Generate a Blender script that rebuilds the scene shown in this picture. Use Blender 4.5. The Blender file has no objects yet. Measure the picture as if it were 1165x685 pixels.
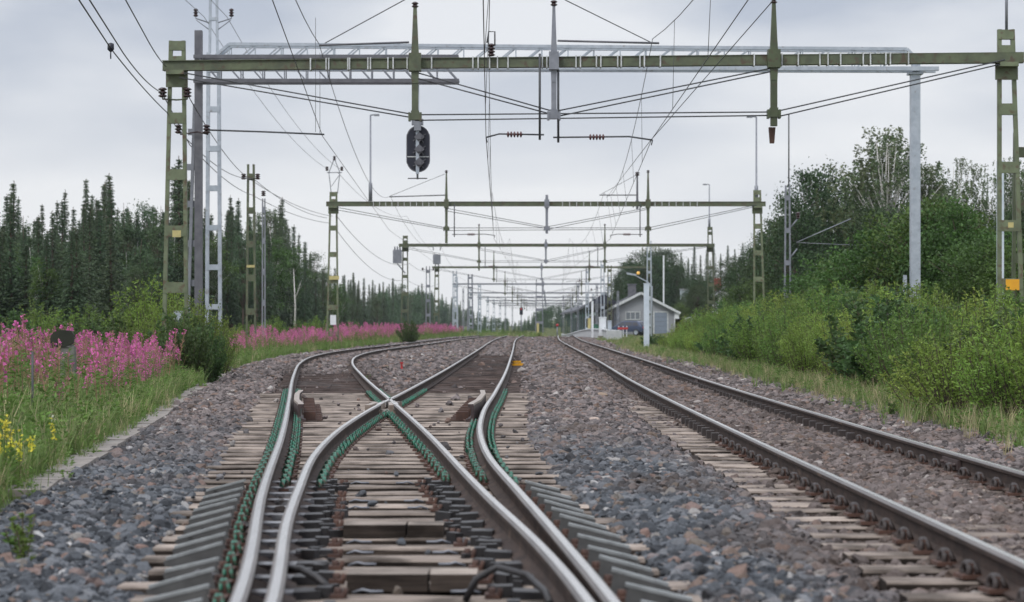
import bpy, math, random
import numpy as np
from mathutils import Vector, Matrix

# ------------------------------------------------------------------ camera, world, sun, exposure
S = bpy.context.scene
COL = S.collection
F, CX, HY, ZC = 2500.0, 582.5, 368.0, 1.30        # focal length and horizon in photo pixels, eye height in metres
cam = bpy.data.objects.new('camera', bpy.data.cameras.new('camera'))
COL.objects.link(cam)
cam.location = (0, 0, ZC)
cam.rotation_euler = (math.radians(90), 0, 0)
cd = cam.data
cd.sensor_width = 36
cd.lens = 36 * F / 1165
cd.shift_y = (HY - 342.5) / 1165
cd.clip_start, cd.clip_end = 0.1, 6000
cd.dof.use_dof = True
cd.dof.focus_distance = 33
cd.dof.aperture_fstop = 3.3
S.camera = cam

SUN_EL, SUN_AZ = math.radians(48), math.radians(215)
world = bpy.data.worlds.new('World')
S.world = world
world.use_nodes = True
wt = world.node_tree
wn, wl = wt.nodes, wt.links
bg = wn['Background']
bg.inputs['Strength'].default_value = 0.1
sky = wn.new('ShaderNodeTexSky')
sky.sky_type = 'NISHITA'
sky.sun_disc = False
sky.sun_elevation = SUN_EL
sky.sun_rotation = SUN_AZ
tc = wn.new('ShaderNodeTexCoord')
mp = wn.new('ShaderNodeMapping')
mp.inputs['Scale'].default_value = (1.0, 1.0, 3.2)
wl.new(tc.outputs['Generated'], mp.inputs['Vector'])
n1 = wn.new('ShaderNodeTexNoise')
n1.inputs['Scale'].default_value = 6.5
n1.inputs['Detail'].default_value = 5
n1.inputs['Roughness'].default_value = 0.42
wl.new(mp.outputs[0], n1.inputs['Vector'])
cr = wn.new('ShaderNodeValToRGB')
cr.color_ramp.elements[0].position = 0.38
cr.color_ramp.elements[0].color = (4.9, 5.4, 6.4, 1)
cr.color_ramp.elements[1].position = 0.62
cr.color_ramp.elements[1].color = (8.3, 8.5, 8.9, 1)
wl.new(n1.outputs['Fac'], cr.inputs[0])
sx = wn.new('ShaderNodeSeparateXYZ')
wl.new(tc.outputs['Generated'], sx.inputs[0])
hz = wn.new('ShaderNodeMapRange')                    # the overcast is palest low over the horizon
hz.inputs['From Min'].default_value = 0.0
hz.inputs['From Max'].default_value = 0.15
hz.inputs['To Min'].default_value = 1.0
hz.inputs['To Max'].default_value = 0.0
wl.new(sx.outputs['Z'], hz.inputs['Value'])
mixh = wn.new('ShaderNodeMixRGB')
mixh.inputs[2].default_value = (8.95, 9.05, 9.3, 1)
wl.new(hz.outputs[0], mixh.inputs[0])
wl.new(cr.outputs[0], mixh.inputs[1])
zen = wn.new('ShaderNodeMapRange')                   # and brightest overhead
zen.inputs['From Min'].default_value = 0.16
zen.inputs['From Max'].default_value = 0.75
zen.inputs['To Min'].default_value = 1.0
zen.inputs['To Max'].default_value = 2.2
wl.new(sx.outputs['Z'], zen.inputs['Value'])
mulz = wn.new('ShaderNodeMixRGB')
mulz.blend_type = 'MULTIPLY'
mulz.inputs[0].default_value = 1
wl.new(mixh.outputs[0], mulz.inputs[1])
wl.new(zen.outputs[0], mulz.inputs[2])
mixs = wn.new('ShaderNodeMixRGB')
mixs.inputs[0].default_value = 0.93
wl.new(sky.outputs[0], mixs.inputs[1])
wl.new(mulz.outputs[0], mixs.inputs[2])
wl.new(mixs.outputs[0], bg.inputs['Color'])

sun = bpy.data.objects.new('sun', bpy.data.lights.new('sun', 'SUN'))
COL.objects.link(sun)
sun.data.energy = 1.5
sun.data.angle = math.radians(18)
sun.data.color = (1, 0.97, 0.93)
sun.rotation_euler = (math.radians(90) - SUN_EL, 0, math.radians(180) - SUN_AZ)

S.view_settings.view_transform = 'Standard'
S.view_settings.look = 'None'
S.view_settings.exposure = 0.0
S.view_settings.gamma = 1
S.view_settings.use_curve_mapping = False
S.cycles.max_bounces = 6
S.cycles.diffuse_bounces = 3
S.cycles.transparent_max_bounces = 8

RNG = np.random.default_rng(11)
R = random.Random(5)

# ------------------------------------------------------------------ where things are
def W(px, py, Y):
    return ((px - CX) * Y / F, Y, ZC + (HY - py) * Y / F)
def PX(px, Y):
    return (px - CX) * Y / F
def PZ(py, Y):
    return ZC + (HY - py) * Y / F

def curve(pts):
    """smooth C1 interpolation (monotone slopes averaged) of (Y, x) points"""
    p = np.array(pts, float)
    y, x = p[:, 0], p[:, 1]
    d = np.diff(x) / np.diff(y)
    m = np.empty_like(x)
    m[0], m[-1] = d[0], d[-1]
    h = np.diff(y)
    m[1:-1] = (d[:-1] * h[1:] + d[1:] * h[:-1]) / (h[:-1] + h[1:])
    def f(q):
        q = np.asarray(q, float)
        i = np.clip(np.searchsorted(y, q) - 1, 0, len(y) - 2)
        hh = y[i + 1] - y[i]
        t = (q - y[i]) / hh
        tt = np.clip(t, 0, 1)
        r = (2*tt**3 - 3*tt**2 + 1) * x[i] + (tt**3 - 2*tt**2 + tt) * hh * m[i] + (-2*tt**3 + 3*tt**2) * x[i+1] + (tt**3 - tt**2) * hh * m[i+1]
        r = r + np.where(t < 0, (q - y[0]) * m[0], 0) + np.where(t > 1, (q - y[-1]) * m[-1], 0)
        return r
    return f

railD = curve([(-10, 1.05), (3, .66), (8.9, .42), (12, .235), (15, .042), (18.6, -.185), (23, -.335), (28, -.37), (36, -.285), (46, -.19), (74, -.04),
               (108, .08), (136, .16), (164, .36), (202, .95), (260, 1.9), (400, 4.2), (700, 9)])
railA = curve([(-10, -.6), (3, -.80), (8.9, -1.12), (14.7, -1.675), (22.2, -2.33), (32.1, -3.26), (41, -4.12), (49.6, -4.92), (64.8, -6.22), (74.3, -6.82),
               (84.3, -7.14), (96, -7.12), (113, -6.55), (134, -5.95), (155, -5.4), (192, -4.1), (217, -3.0), (260, -2.2), (400, .2), (700, 5)])
railE = curve([(-10, 2.45), (10, 2.43), (22, 2.36), (43, 2.38), (62, 2.58), (100, 2.86), (149, 3.25), (176, 3.7), (215, 4.5), (260, 5.3), (400, 7.8), (700, 13)])
GA = 1.5
def fD(Y): return railD(Y)
def fA(Y): return railA(Y)
def fB(Y):
    a, b = railA(Y) + GA, railD(Y) - .088
    return .5 * (a + b - np.sqrt((a - b) ** 2 + .008)) + .012
def fC(Y):
    a, b = railD(Y) - GA, railA(Y) + .15
    return .5 * (a + b + np.sqrt((a - b) ** 2 + .0035)) - .012
def fE(Y): return railE(Y)
def fF(Y): return railE(Y) + GA
def edgeL(Y): return railA(Y) - 1.75                  # the ballast ends here on the flower side
def edgeR(Y): return np.interp(Y, [0, 20, 30, 60, 110, 200, 400], [5.6, 5.6, 5.7, 6.1, 6.0, 7.6, 14])

def sstep(a, b, v):
    t = np.clip((np.asarray(v, float) - a) / (b - a), 0, 1)
    return t * t * (3 - 2 * t)
def dip(Y, x=0.0):
    return -1.15 * sstep(205, 340, Y) * (1 - sstep(9.2, 12, x))
def gz(x, Y):
    x = np.asarray(x, float); Y = np.asarray(Y, float)
    z = -0.035 + 0.018 * np.sin(x * 2.3 + Y * .31) * np.sin(Y * .83 + x) + dip(Y, x)
    inside = sstep(-.75, -.35, x - fA(Y)) * (1 - sstep(.35, .75, x - fD(Y))) * (1 - sstep(40.5, 41.5, Y))
    z = z - .075 * inside
    z = z - .042 * sstep(-.78, -.62, x - fE(Y)) * (1 - sstep(-.16, -.08, x - fE(Y))) * (1 - sstep(30, 40, Y))
    mid = np.exp(-((x - (fD(Y) + fE(Y)) / 2) / .7) ** 2)
    z = z + .03 * mid
    z = z + .22 * np.clip(x - 19, 0, 30) * sstep(60, 160, Y) + .02 * np.clip(-x - 14, 0, 60)
    return z
def g1(x, Y): return float(gz(x, Y))

# ------------------------------------------------------------------ materials
def newmat(name):
    m = bpy.data.materials.new(name)
    m.use_nodes = True
    return m, m.node_tree.nodes, m.node_tree.links, m.node_tree.nodes['Principled BSDF']
def mat(name, c, rough=.6, metal=0, c2=None, scale=6, bump=.15, stretch=(1, 1, 1), spots=None, bscale=None, coord='Object', lo=.35, hi=.65, bdist=.01):
    m, n, l, b = newmat(name)
    t = n.new('ShaderNodeTexCoord'); mp = n.new('ShaderNodeMapping')
    mp.inputs['Scale'].default_value = stretch
    if coord == 'World':
        g = n.new('ShaderNodeNewGeometry'); l.new(g.outputs['Position'], mp.inputs[0])
    else:
        l.new(t.outputs[coord], mp.inputs[0])
    nz = n.new('ShaderNodeTexNoise'); nz.inputs['Scale'].default_value = scale; nz.inputs['Detail'].default_value = 8; nz.inputs['Roughness'].default_value = .62
    l.new(mp.outputs[0], nz.inputs['Vector'])
    r = n.new('ShaderNodeValToRGB')
    c2 = c2 or tuple(v * .62 for v in c)
    r.color_ramp.elements[0].position = lo; r.color_ramp.elements[1].position = hi
    r.color_ramp.elements[0].color = (*c2, 1); r.color_ramp.elements[1].color = (*c, 1)
    l.new(nz.outputs['Fac'], r.inputs[0])
    out = r.outputs[0]
    if spots:
        col, amt, sc = spots
        s = n.new('ShaderNodeTexNoise'); s.inputs['Scale'].default_value = sc; s.inputs['Detail'].default_value = 6
        l.new(mp.outputs[0], s.inputs['Vector'])
        q = n.new('ShaderNodeMapRange'); q.inputs['From Min'].default_value = 1 - amt - .06; q.inputs['From Max'].default_value = 1 - amt + .06
        l.new(s.outputs['Fac'], q.inputs['Value'])
        mx = n.new('ShaderNodeMixRGB'); mx.inputs[2].default_value = (*col, 1)
        l.new(q.outputs[0], mx.inputs[0]); l.new(out, mx.inputs[1]); out = mx.outputs[0]
    l.new(out, b.inputs['Base Color'])
    b.inputs['Roughness'].default_value = rough; b.inputs['Metallic'].default_value = metal
    if bump:
        bz = n.new('ShaderNodeTexNoise'); bz.inputs['Scale'].default_value = bscale or scale * 4; bz.inputs['Detail'].default_value = 6
        l.new(mp.outputs[0], bz.inputs['Vector'])
        bp = n.new('ShaderNodeBump'); bp.inputs['Strength'].default_value = bump; bp.inputs['Distance'].default_value = bdist
        l.new(bz.outputs['Fac'], bp.inputs['Height']); l.new(bp.outputs[0], b.inputs['Normal'])
    return m
def leafmat(name, c, var=.45, trans=.3, hue=.0, vscale=.5):
    """leaves: colour differs from leaf to leaf, from clump to clump and from plant to plant"""
    m, n, l, b = newmat(name)
    g = n.new('ShaderNodeNewGeometry'); oi = n.new('ShaderNodeObjectInfo')
    a = n.new('ShaderNodeMath'); a.operation = 'MULTIPLY_ADD'; a.inputs[1].default_value = var * 1.3; a.inputs[2].default_value = 1 - var * .65
    l.new(g.outputs['Random Per Island'], a.inputs[0])
    nz = n.new('ShaderNodeTexNoise'); nz.inputs['Scale'].default_value = vscale; nz.inputs['Detail'].default_value = 3
    l.new(g.outputs['Position'], nz.inputs['Vector'])
    a2 = n.new('ShaderNodeMapRange'); a2.inputs['From Min'].default_value = .3; a2.inputs['From Max'].default_value = .7
    a2.inputs['To Min'].default_value = .72; a2.inputs['To Max'].default_value = 1.28
    l.new(nz.outputs['Fac'], a2.inputs['Value'])
    mu = n.new('ShaderNodeMath'); mu.operation = 'MULTIPLY'; l.new(a.outputs[0], mu.inputs[0]); l.new(a2.outputs[0], mu.inputs[1])
    h = n.new('ShaderNodeHueSaturation'); h.inputs['Color'].default_value = (*c, 1)
    hm = n.new('ShaderNodeMath'); hm.operation = 'MULTIPLY_ADD'; hm.inputs[1].default_value = .05; hm.inputs[2].default_value = .482 + hue
    l.new(oi.outputs['Random'], hm.inputs[0]); l.new(hm.outputs[0], h.inputs['Hue'])
    l.new(mu.outputs[0], h.inputs['Value'])
    l.new(h.outputs[0], b.inputs['Base Color'])
    b.inputs['Roughness'].default_value = .62
    b.inputs['Specular IOR Level'].default_value = .3
    tr = n.new('ShaderNodeBsdfTranslucent'); l.new(h.outputs[0], tr.inputs['Color'])
    ms = n.new('ShaderNodeMixShader'); ms.inputs[0].default_value = trans
    l.new(b.outputs[0], ms.inputs[1]); l.new(tr.outputs[0], ms.inputs[2])
    l.new(ms.outputs[0], n['Material Output'].inputs['Surface'])
    return m

M = {}
M['olive'] = mat('olive_paint', (.115, .135, .075), .55, 0, (.07, .082, .05), 3, .12, spots=((.085, .062, .04), .40, 7))
M['olive_light'] = mat('faded_olive_paint', (.17, .20, .115), .55, 0, (.11, .13, .075), 3, .12, spots=((.11, .08, .05), .40, 7))
M['olive_dark'] = mat('dark_olive_paint', (.075, .095, .045), .5, 0, (.05, .06, .03), 3, .1, spots=((.07, .045, .03), .36, 9))
M['galv'] = mat('galvanised_steel', (.47, .51, .56), .42, .35, (.36, .40, .45), 5, .06, spots=((.30, .30, .31), .34, 7))
M['galv_dark'] = mat('weathered_zinc', (.26, .27, .30), .5, .3, (.18, .19, .215), 4, .08)
M['darksteel'] = mat('dark_grey_steel', (.15, .15, .165), .55, .1, (.10, .10, .115), 4, .1)
M['rodsteel'] = mat('dark_rod_steel', (.075, .08, .085), .55, .2, (.05, .05, .055), 5, 0)
M['wire'] = mat('oxidised_wire', (.085, .085, .09), .5, .3, (.06, .06, .065), 5, 0)
M['insul'] = mat('brown_porcelain', (.045, .022, .022), .22, 0, (.03, .016, .016), 5, 0)
M['insul_red'] = mat('red_brown_insulator', (.11, .045, .045), .35, 0, (.08, .03, .03), 5, 0)
M['strap'] = mat('white_strap', (.68, .70, .70), .6)
M['railtop'] = mat('polished_rail_head', (.74, .71, .69), .22, .9, (.62, .60, .58), 3, .04, (14, .12, 1), bscale=30)
M['railedge'] = mat('worn_rail_corner', (.20, .175, .16), .42, .6, (.12, .105, .10), 3, .05, (9, .2, 1))
M['railside'] = mat('rusty_rail_side', (.078, .055, .046), .8, 0, (.04, .03, .027), 5, .25, (1, 1, 2.5), spots=((.12, .085, .066), .34, 3))
M['railside'].node_tree.nodes['Principled BSDF'].inputs['Specular IOR Level'].default_value = .18
M['raildark'] = mat('dark_brown_guard_rail', (.072, .047, .043), .6, .1, (.045, .03, .03), 5, .15)
M['frog'] = mat('bare_crossing_steel', (.42, .36, .31), .45, .5, (.27, .21, .17), 9, .15)
M['clip'] = mat('green_spring_clip', (.022, .20, .12), .48, 0, (.014, .09, .06), 20, .05, spots=((.06, .035, .025), .46, 25))
M['clipdark'] = mat('dark_rail_clip', (.055, .042, .038), .6, .1, (.035, .028, .027), 20, .1)
M['plate'] = mat('grey_baffle_plate', (.10, .099, .097), .75, 0, (.062, .061, .06), 6, .12, spots=((.055, .045, .04), .30, 12))
M['plate_top'] = mat('pale_plate_edge', (.33, .345, .345), .5, .2, (.20, .21, .21), 9, .1)  # top strip, much paler than the plate face
M['black'] = mat('oily_black_steel', (.035, .032, .033), .5, .15, (.02, .018, .018), 8, .2)
M['slide'] = mat('worn_slide_chair', (.36, .36, .38), .38, .6, (.10, .08, .075), 14, .1, lo=.42, hi=.55)
M['rust'] = mat('rusty_bracket', (.105, .052, .036), .75, .05, (.06, .032, .025), 12, .3)
M['concrete'] = mat('weathered_concrete', (.27, .24, .215), .9, 0, (.17, .15, .135), 5, .25, spots=((.20, .185, .17), .38, 2.4), coord='World')
M['concrete_pale'] = mat('pale_platform_concrete', (.52, .53, .54), .85, 0, (.42, .43, .44), 2, .2)
M['white'] = mat('white_enamel', (.74, .76, .78), .5, 0, (.64, .66, .68), 3, .03)
M['white_pole'] = mat('pale_blue_grey_pole', (.62, .68, .74), .5, 0, (.5, .56, .62), 3, .05)
M['yellow'] = mat('yellow_plate', (.80, .40, .02), .5, 0, (.7, .33, .02), 3, .02)
M['ltyellow'] = mat('pale_yellow_paint', (.55, .47, .20), .6, 0, (.42, .36, .16), 8, .02)
M['red'] = mat('red_paint', (.55, .04, .04), .5)
M['sigblack'] = mat('signal_back_black', (.022, .024, .04), .45, 0, (.015, .016, .028), 5, .05)
M['dkgreen'] = mat('dark_olive_board', (.022, .025, .014), .8, 0, (.015, .017, .010), 5, .1)
M['greystone'] = mat('grey_post_concrete', (.17, .17, .15), .85, 0, (.11, .11, .10), 8, .2)
M['bark'] = mat('conifer_bark', (.115, .08, .06), .9, 0, (.06, .043, .034), 3, .4, (4, 4, .8))
M['birch'] = mat('birch_bark', (.62, .60, .56), .8, 0, (.40, .38, .36), 2, .2, (3, 3, 5), spots=((.05, .045, .04), .36, 3))
M['twig'] = mat('shrub_twig', (.10, .075, .05), .85, 0, (.06, .045, .03), 5, .1)
M['spruce'] = leafmat('spruce_needles', (.058, .088, .042), .5, .12)
M['pine'] = leafmat('pine_needles', (.072, .112, .05), .5, .15)
M['leaf'] = leafmat('alder_leaves', (.14, .215, .05), .6, .45)
M['leaf_deep'] = leafmat('maple_leaves', (.075, .125, .03), .6, .3)
M['big_leaf'] = leafmat('big_tree_leaves', (.048, .078, .030), .6, .22)
M['leaf_bright'] = leafmat('willow_leaves', (.205, .29, .06), .6, .45)
M['leaf_dark'] = leafmat('dark_leaves', (.075, .125, .04), .55, .35)
M['leaf_birch'] = leafmat('birch_leaves', (.11, .14, .065), .55, .3)
M['grass'] = leafmat('grass_blades', (.20, .255, .08), .6, .4, vscale=1.2)
M['strawgrass'] = leafmat('straw_grass', (.40, .33, .20), .5, .3, vscale=1.2)
M['fwleaf'] = leafmat('fireweed_leaves', (.15, .22, .05), .5, .4, vscale=1)
M['fwstem'] = leafmat('fireweed_seed_stems', (.36, .19, .155), .45, .2, vscale=1)
M['fwflower'] = leafmat('fireweed_petals', (.60, .155, .44), .5, .35, vscale=1)
M['yflower'] = leafmat('toadflax_petals', (.80, .66, .09), .3, .3)
M['wflower'] = leafmat('white_umbels', (.7, .7, .6), .3, .3)

def woodmat(name, c, c2, cdark):
    m, n, l, b = newmat(name)
    t = n.new('ShaderNodeTexCoord'); oi = n.new('ShaderNodeObjectInfo'); g = n.new('ShaderNodeNewGeometry')
    ad = n.new('ShaderNodeVectorMath'); ad.operation = 'MULTIPLY'; ad.inputs[1].default_value = (1, 17, 17)
    l.new(g.outputs['Position'], ad.inputs[0])
    nz = n.new('ShaderNodeTexNoise'); nz.inputs['Scale'].default_value = 2.2; nz.inputs['Detail'].default_value = 8; nz.inputs['Roughness'].default_value = .65
    l.new(ad.outputs[0], nz.inputs['Vector'])
    r = n.new('ShaderNodeValToRGB')
    r.color_ramp.elements[0].position = .33; r.color_ramp.elements[0].color = (*cdark, 1)
    r.color_ramp.elements[1].position = .62; r.color_ramp.elements[1].color = (*c, 1)
    e = r.color_ramp.elements.new(.46); e.color = (*c2, 1)
    l.new(nz.outputs['Fac'], r.inputs[0])
    v = n.new('ShaderNodeMath'); v.operation = 'MULTIPLY_ADD'; v.inputs[1].default_value = .5; v.inputs[2].default_value = .72
    l.new(oi.outputs['Random'], v.inputs[0])
    st = n.new('ShaderNodeTexNoise'); st.inputs['Scale'].default_value = 2.6; st.inputs['Detail'].default_value = 5
    l.new(g.outputs['Position'], st.inputs['Vector'])
    sm = n.new('ShaderNodeMapRange'); sm.inputs['From Min'].default_value = .38; sm.inputs['From Max'].default_value = .56; sm.inputs['To Min'].default_value = .42
    l.new(st.outputs['Fac'], sm.inputs['Value'])
    mm = n.new('ShaderNodeMath'); mm.operation = 'MULTIPLY'; l.new(v.outputs[0], mm.inputs[0]); l.new(sm.outputs[0], mm.inputs[1])
    hs = n.new('ShaderNodeHueSaturation'); l.new(r.outputs[0], hs.inputs['Color']); l.new(mm.outputs[0], hs.inputs['Value'])
    l.new(hs.outputs[0], b.inputs['Base Color'])
    b.inputs['Roughness'].default_value = .9; b.inputs['Specular IOR Level'].default_value = .12
    bp = n.new('ShaderNodeBump'); bp.inputs['Strength'].default_value = .6; bp.inputs['Distance'].default_value = .012
    l.new(nz.outputs['Fac'], bp.inputs['Height']); l.new(bp.outputs[0], b.inputs['Normal'])
    return m
M['sleeper'] = woodmat('weathered_sleeper_wood', (.385, .32, .275), (.29, .24, .205), (.11, .087, .075))
M['sleeper_dark'] = woodmat('tarred_sleeper_wood', (.115, .085, .075), (.085, .064, .057), (.045, .034, .032))
M['sleeper_side'] = woodmat('dirty_shaded_sleeper_side', (.075, .058, .048), (.055, .043, .036), (.03, .024, .02))  # dirty sides, colour deepened further to paint shade into the gaps
M['board'] = woodmat('grey_cover_board', (.37, .315, .27), (.30, .255, .22), (.16, .13, .11))

# stones: each instance its own tone; a bluish fresh fill near the turnout, older pink granite elsewhere
def stonemat(name, inst):
    m, n, l, b = newmat(name)
    g = n.new('ShaderNodeNewGeometry')
    if inst:
        oi = n.new('ShaderNodeObjectInfo'); rnd = oi.outputs['Random']
        wn2 = n.new('ShaderNodeTexWhiteNoise'); wn2.noise_dimensions = '1D'; l.new(rnd, wn2.inputs['W']); rnd2 = wn2.outputs['Value']
    else:
        vo = n.new('ShaderNodeTexVoronoi'); vo.inputs['Scale'].default_value = 17; l.new(g.outputs['Position'], vo.inputs['Vector'])
        sp = n.new('ShaderNodeSeparateXYZ'); l.new(vo.outputs['Color'], sp.inputs[0]); rnd = sp.outputs[0]; rnd2 = sp.outputs[1]
    ra = n.new('ShaderNodeValToRGB')                   # pink granite
    for e in list(ra.color_ramp.elements)[1:]: ra.color_ramp.elements.remove(e)
    for k, (p, c) in enumerate([(0, (.05, .043, .042)), (.25, (.105, .09, .087)), (.55, (.165, .14, .135)), (.78, (.225, .19, .182)), (.9, (.20, .135, .11)), (.96, (.13, .095, .075)), (1, (.42, .39, .37))]):
        e = ra.color_ramp.elements[0] if k == 0 else ra.color_ramp.elements.new(p)
        e.position = p; e.color = (*c, 1)
    rb = n.new('ShaderNodeValToRGB')                   # blue grey macadam
    for e in list(rb.color_ramp.elements)[1:]: rb.color_ramp.elements.remove(e)
    for k, (p, c) in enumerate([(0, (.032, .034, .038)), (.35, (.067, .073, .082)), (.68, (.115, .123, .136)), (.85, (.17, .173, .182)), (.91, (.20, .135, .115)), (.96, (.13, .11, .09)), (1, (.38, .37, .365))]):
        e = rb.color_ramp.elements[0] if k == 0 else rb.color_ramp.elements.new(p)
        e.position = p; e.color = (*c, 1)
    l.new(rnd, ra.inputs[0]); l.new(rnd2, rb.inputs[0])
    sp2 = n.new('ShaderNodeSeparateXYZ'); l.new(g.outputs['Position'], sp2.inputs[0])
    nz = n.new('ShaderNodeTexNoise'); nz.inputs['Scale'].default_value = .55; nz.inputs['Detail'].default_value = 4; l.new(g.outputs['Position'], nz.inputs['Vector'])
    a = n.new('ShaderNodeMath'); a.operation = 'MULTIPLY_ADD'; a.inputs[1].default_value = 26; l.new(nz.outputs['Fac'], a.inputs[0]); l.new(sp2.outputs['Y'], a.inputs[2])
    mr = n.new('ShaderNodeMapRange'); mr.inputs['From Min'].default_value = 31; mr.inputs['From Max'].default_value = 45; mr.inputs['To Min'].default_value = 1; mr.inputs['To Max'].default_value = 0
    l.new(a.outputs[0], mr.inputs['Value'])
    mrx = n.new('ShaderNodeMapRange'); mrx.inputs['From Min'].default_value = 1.35; mrx.inputs['From Max'].default_value = 2.1; mrx.inputs['To Min'].default_value = 1; mrx.inputs['To Max'].default_value = 0
    l.new(sp2.outputs['X'], mrx.inputs['Value'])
    mm = n.new('ShaderNodeMath'); mm.operation = 'MULTIPLY'; l.new(mr.outputs[0], mm.inputs[0]); l.new(mrx.outputs[0], mm.inputs[1])
    mx = n.new('ShaderNodeMixRGB'); l.new(mm.outputs[0], mx.inputs[0]); l.new(ra.outputs[0], mx.inputs[1]); l.new(rb.outputs[0], mx.inputs[2])
    return m, n, l, b, g, mx.outputs[0]
m, n, l, b, g, col = stonemat('ballast_stone', True)
nz = n.new('ShaderNodeTexNoise'); nz.inputs['Scale'].default_value = 60; nz.inputs['Detail'].default_value = 4; l.new(g.outputs['Position'], nz.inputs['Vector'])
ga = n.new('ShaderNodeAttribute'); ga.attribute_type = 'INSTANCER'; ga.attribute_name = 'grime'
gm = n.new('ShaderNodeMixRGB'); gm.inputs[2].default_value = (.088, .064, .052, 1); l.new(ga.outputs['Fac'], gm.inputs[0]); l.new(col, gm.inputs[1])
h = n.new('ShaderNodeHueSaturation'); l.new(gm.outputs[0], h.inputs['Color'])
q = n.new('ShaderNodeMapRange'); q.inputs['To Min'].default_value = .6; q.inputs['To Max'].default_value = 1.4; l.new(nz.outputs['Fac'], q.inputs['Value']); l.new(q.outputs[0], h.inputs['Value'])
l.new(h.outputs[0], b.inputs['Base Color']); b.inputs['Roughness'].default_value = .85; b.inputs['Specular IOR Level'].default_value = .2
M['stone'] = m
m, n, l, b, g, col = stonemat('ground_cover', False)
at = n.new('ShaderNodeAttribute'); at.attribute_name = 'ballast'
dk = n.new('ShaderNodeAttribute'); dk.attribute_name = 'soil'
gn = n.new('ShaderNodeTexNoise'); gn.inputs['Scale'].default_value = 1.4; gn.inputs['Detail'].default_value = 7; l.new(g.outputs['Position'], gn.inputs['Vector'])
gr = n.new('ShaderNodeValToRGB'); gr.color_ramp.elements[0].position = .35; gr.color_ramp.elements[1].position = .65
gr.color_ramp.elements[0].color = (.05, .07, .022, 1); gr.color_ramp.elements[1].color = (.13, .135, .055, 1); l.new(gn.outputs['Fac'], gr.inputs[0])
ds = n.new('ShaderNodeMixRGB'); ds.inputs[2].default_value = (.045, .036, .032, 1); l.new(dk.outputs['Fac'], ds.inputs[0]); l.new(col, ds.inputs[1])
ea = n.new('ShaderNodeMath'); ea.operation = 'ADD'; l.new(at.outputs['Fac'], ea.inputs[0])
es = n.new('ShaderNodeMath'); es.operation = 'MULTIPLY_ADD'; es.inputs[1].default_value = 1.1; es.inputs[2].default_value = -.55; l.new(gn.outputs['Fac'], es.inputs[0]); l.new(es.outputs[0], ea.inputs[1])
mr = n.new('ShaderNodeMapRange'); mr.inputs['From Min'].default_value = .4; mr.inputs['From Max'].default_value = .6; l.new(ea.outputs[0], mr.inputs['Value'])
mx = n.new('ShaderNodeMixRGB'); l.new(mr.outputs[0], mx.inputs[0]); l.new(gr.outputs[0], mx.inputs[1]); l.new(ds.outputs[0], mx.inputs[2])
l.new(mx.outputs[0], b.inputs['Base Color']); b.inputs['Roughness'].default_value = .95; b.inputs['Specular IOR Level'].default_value = .08
vo = n.new('ShaderNodeTexVoronoi'); vo.inputs['Scale'].default_value = 17; l.new(g.outputs['Position'], vo.inputs['Vector'])
bp = n.new('ShaderNodeBump'); bp.invert = True; bp.inputs['Strength'].default_value = 1; bp.inputs['Distance'].default_value = .045; l.new(vo.outputs['Distance'], bp.inputs['Height']); l.new(bp.outputs[0], b.inputs['Normal'])
M['ground'] = m

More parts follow.
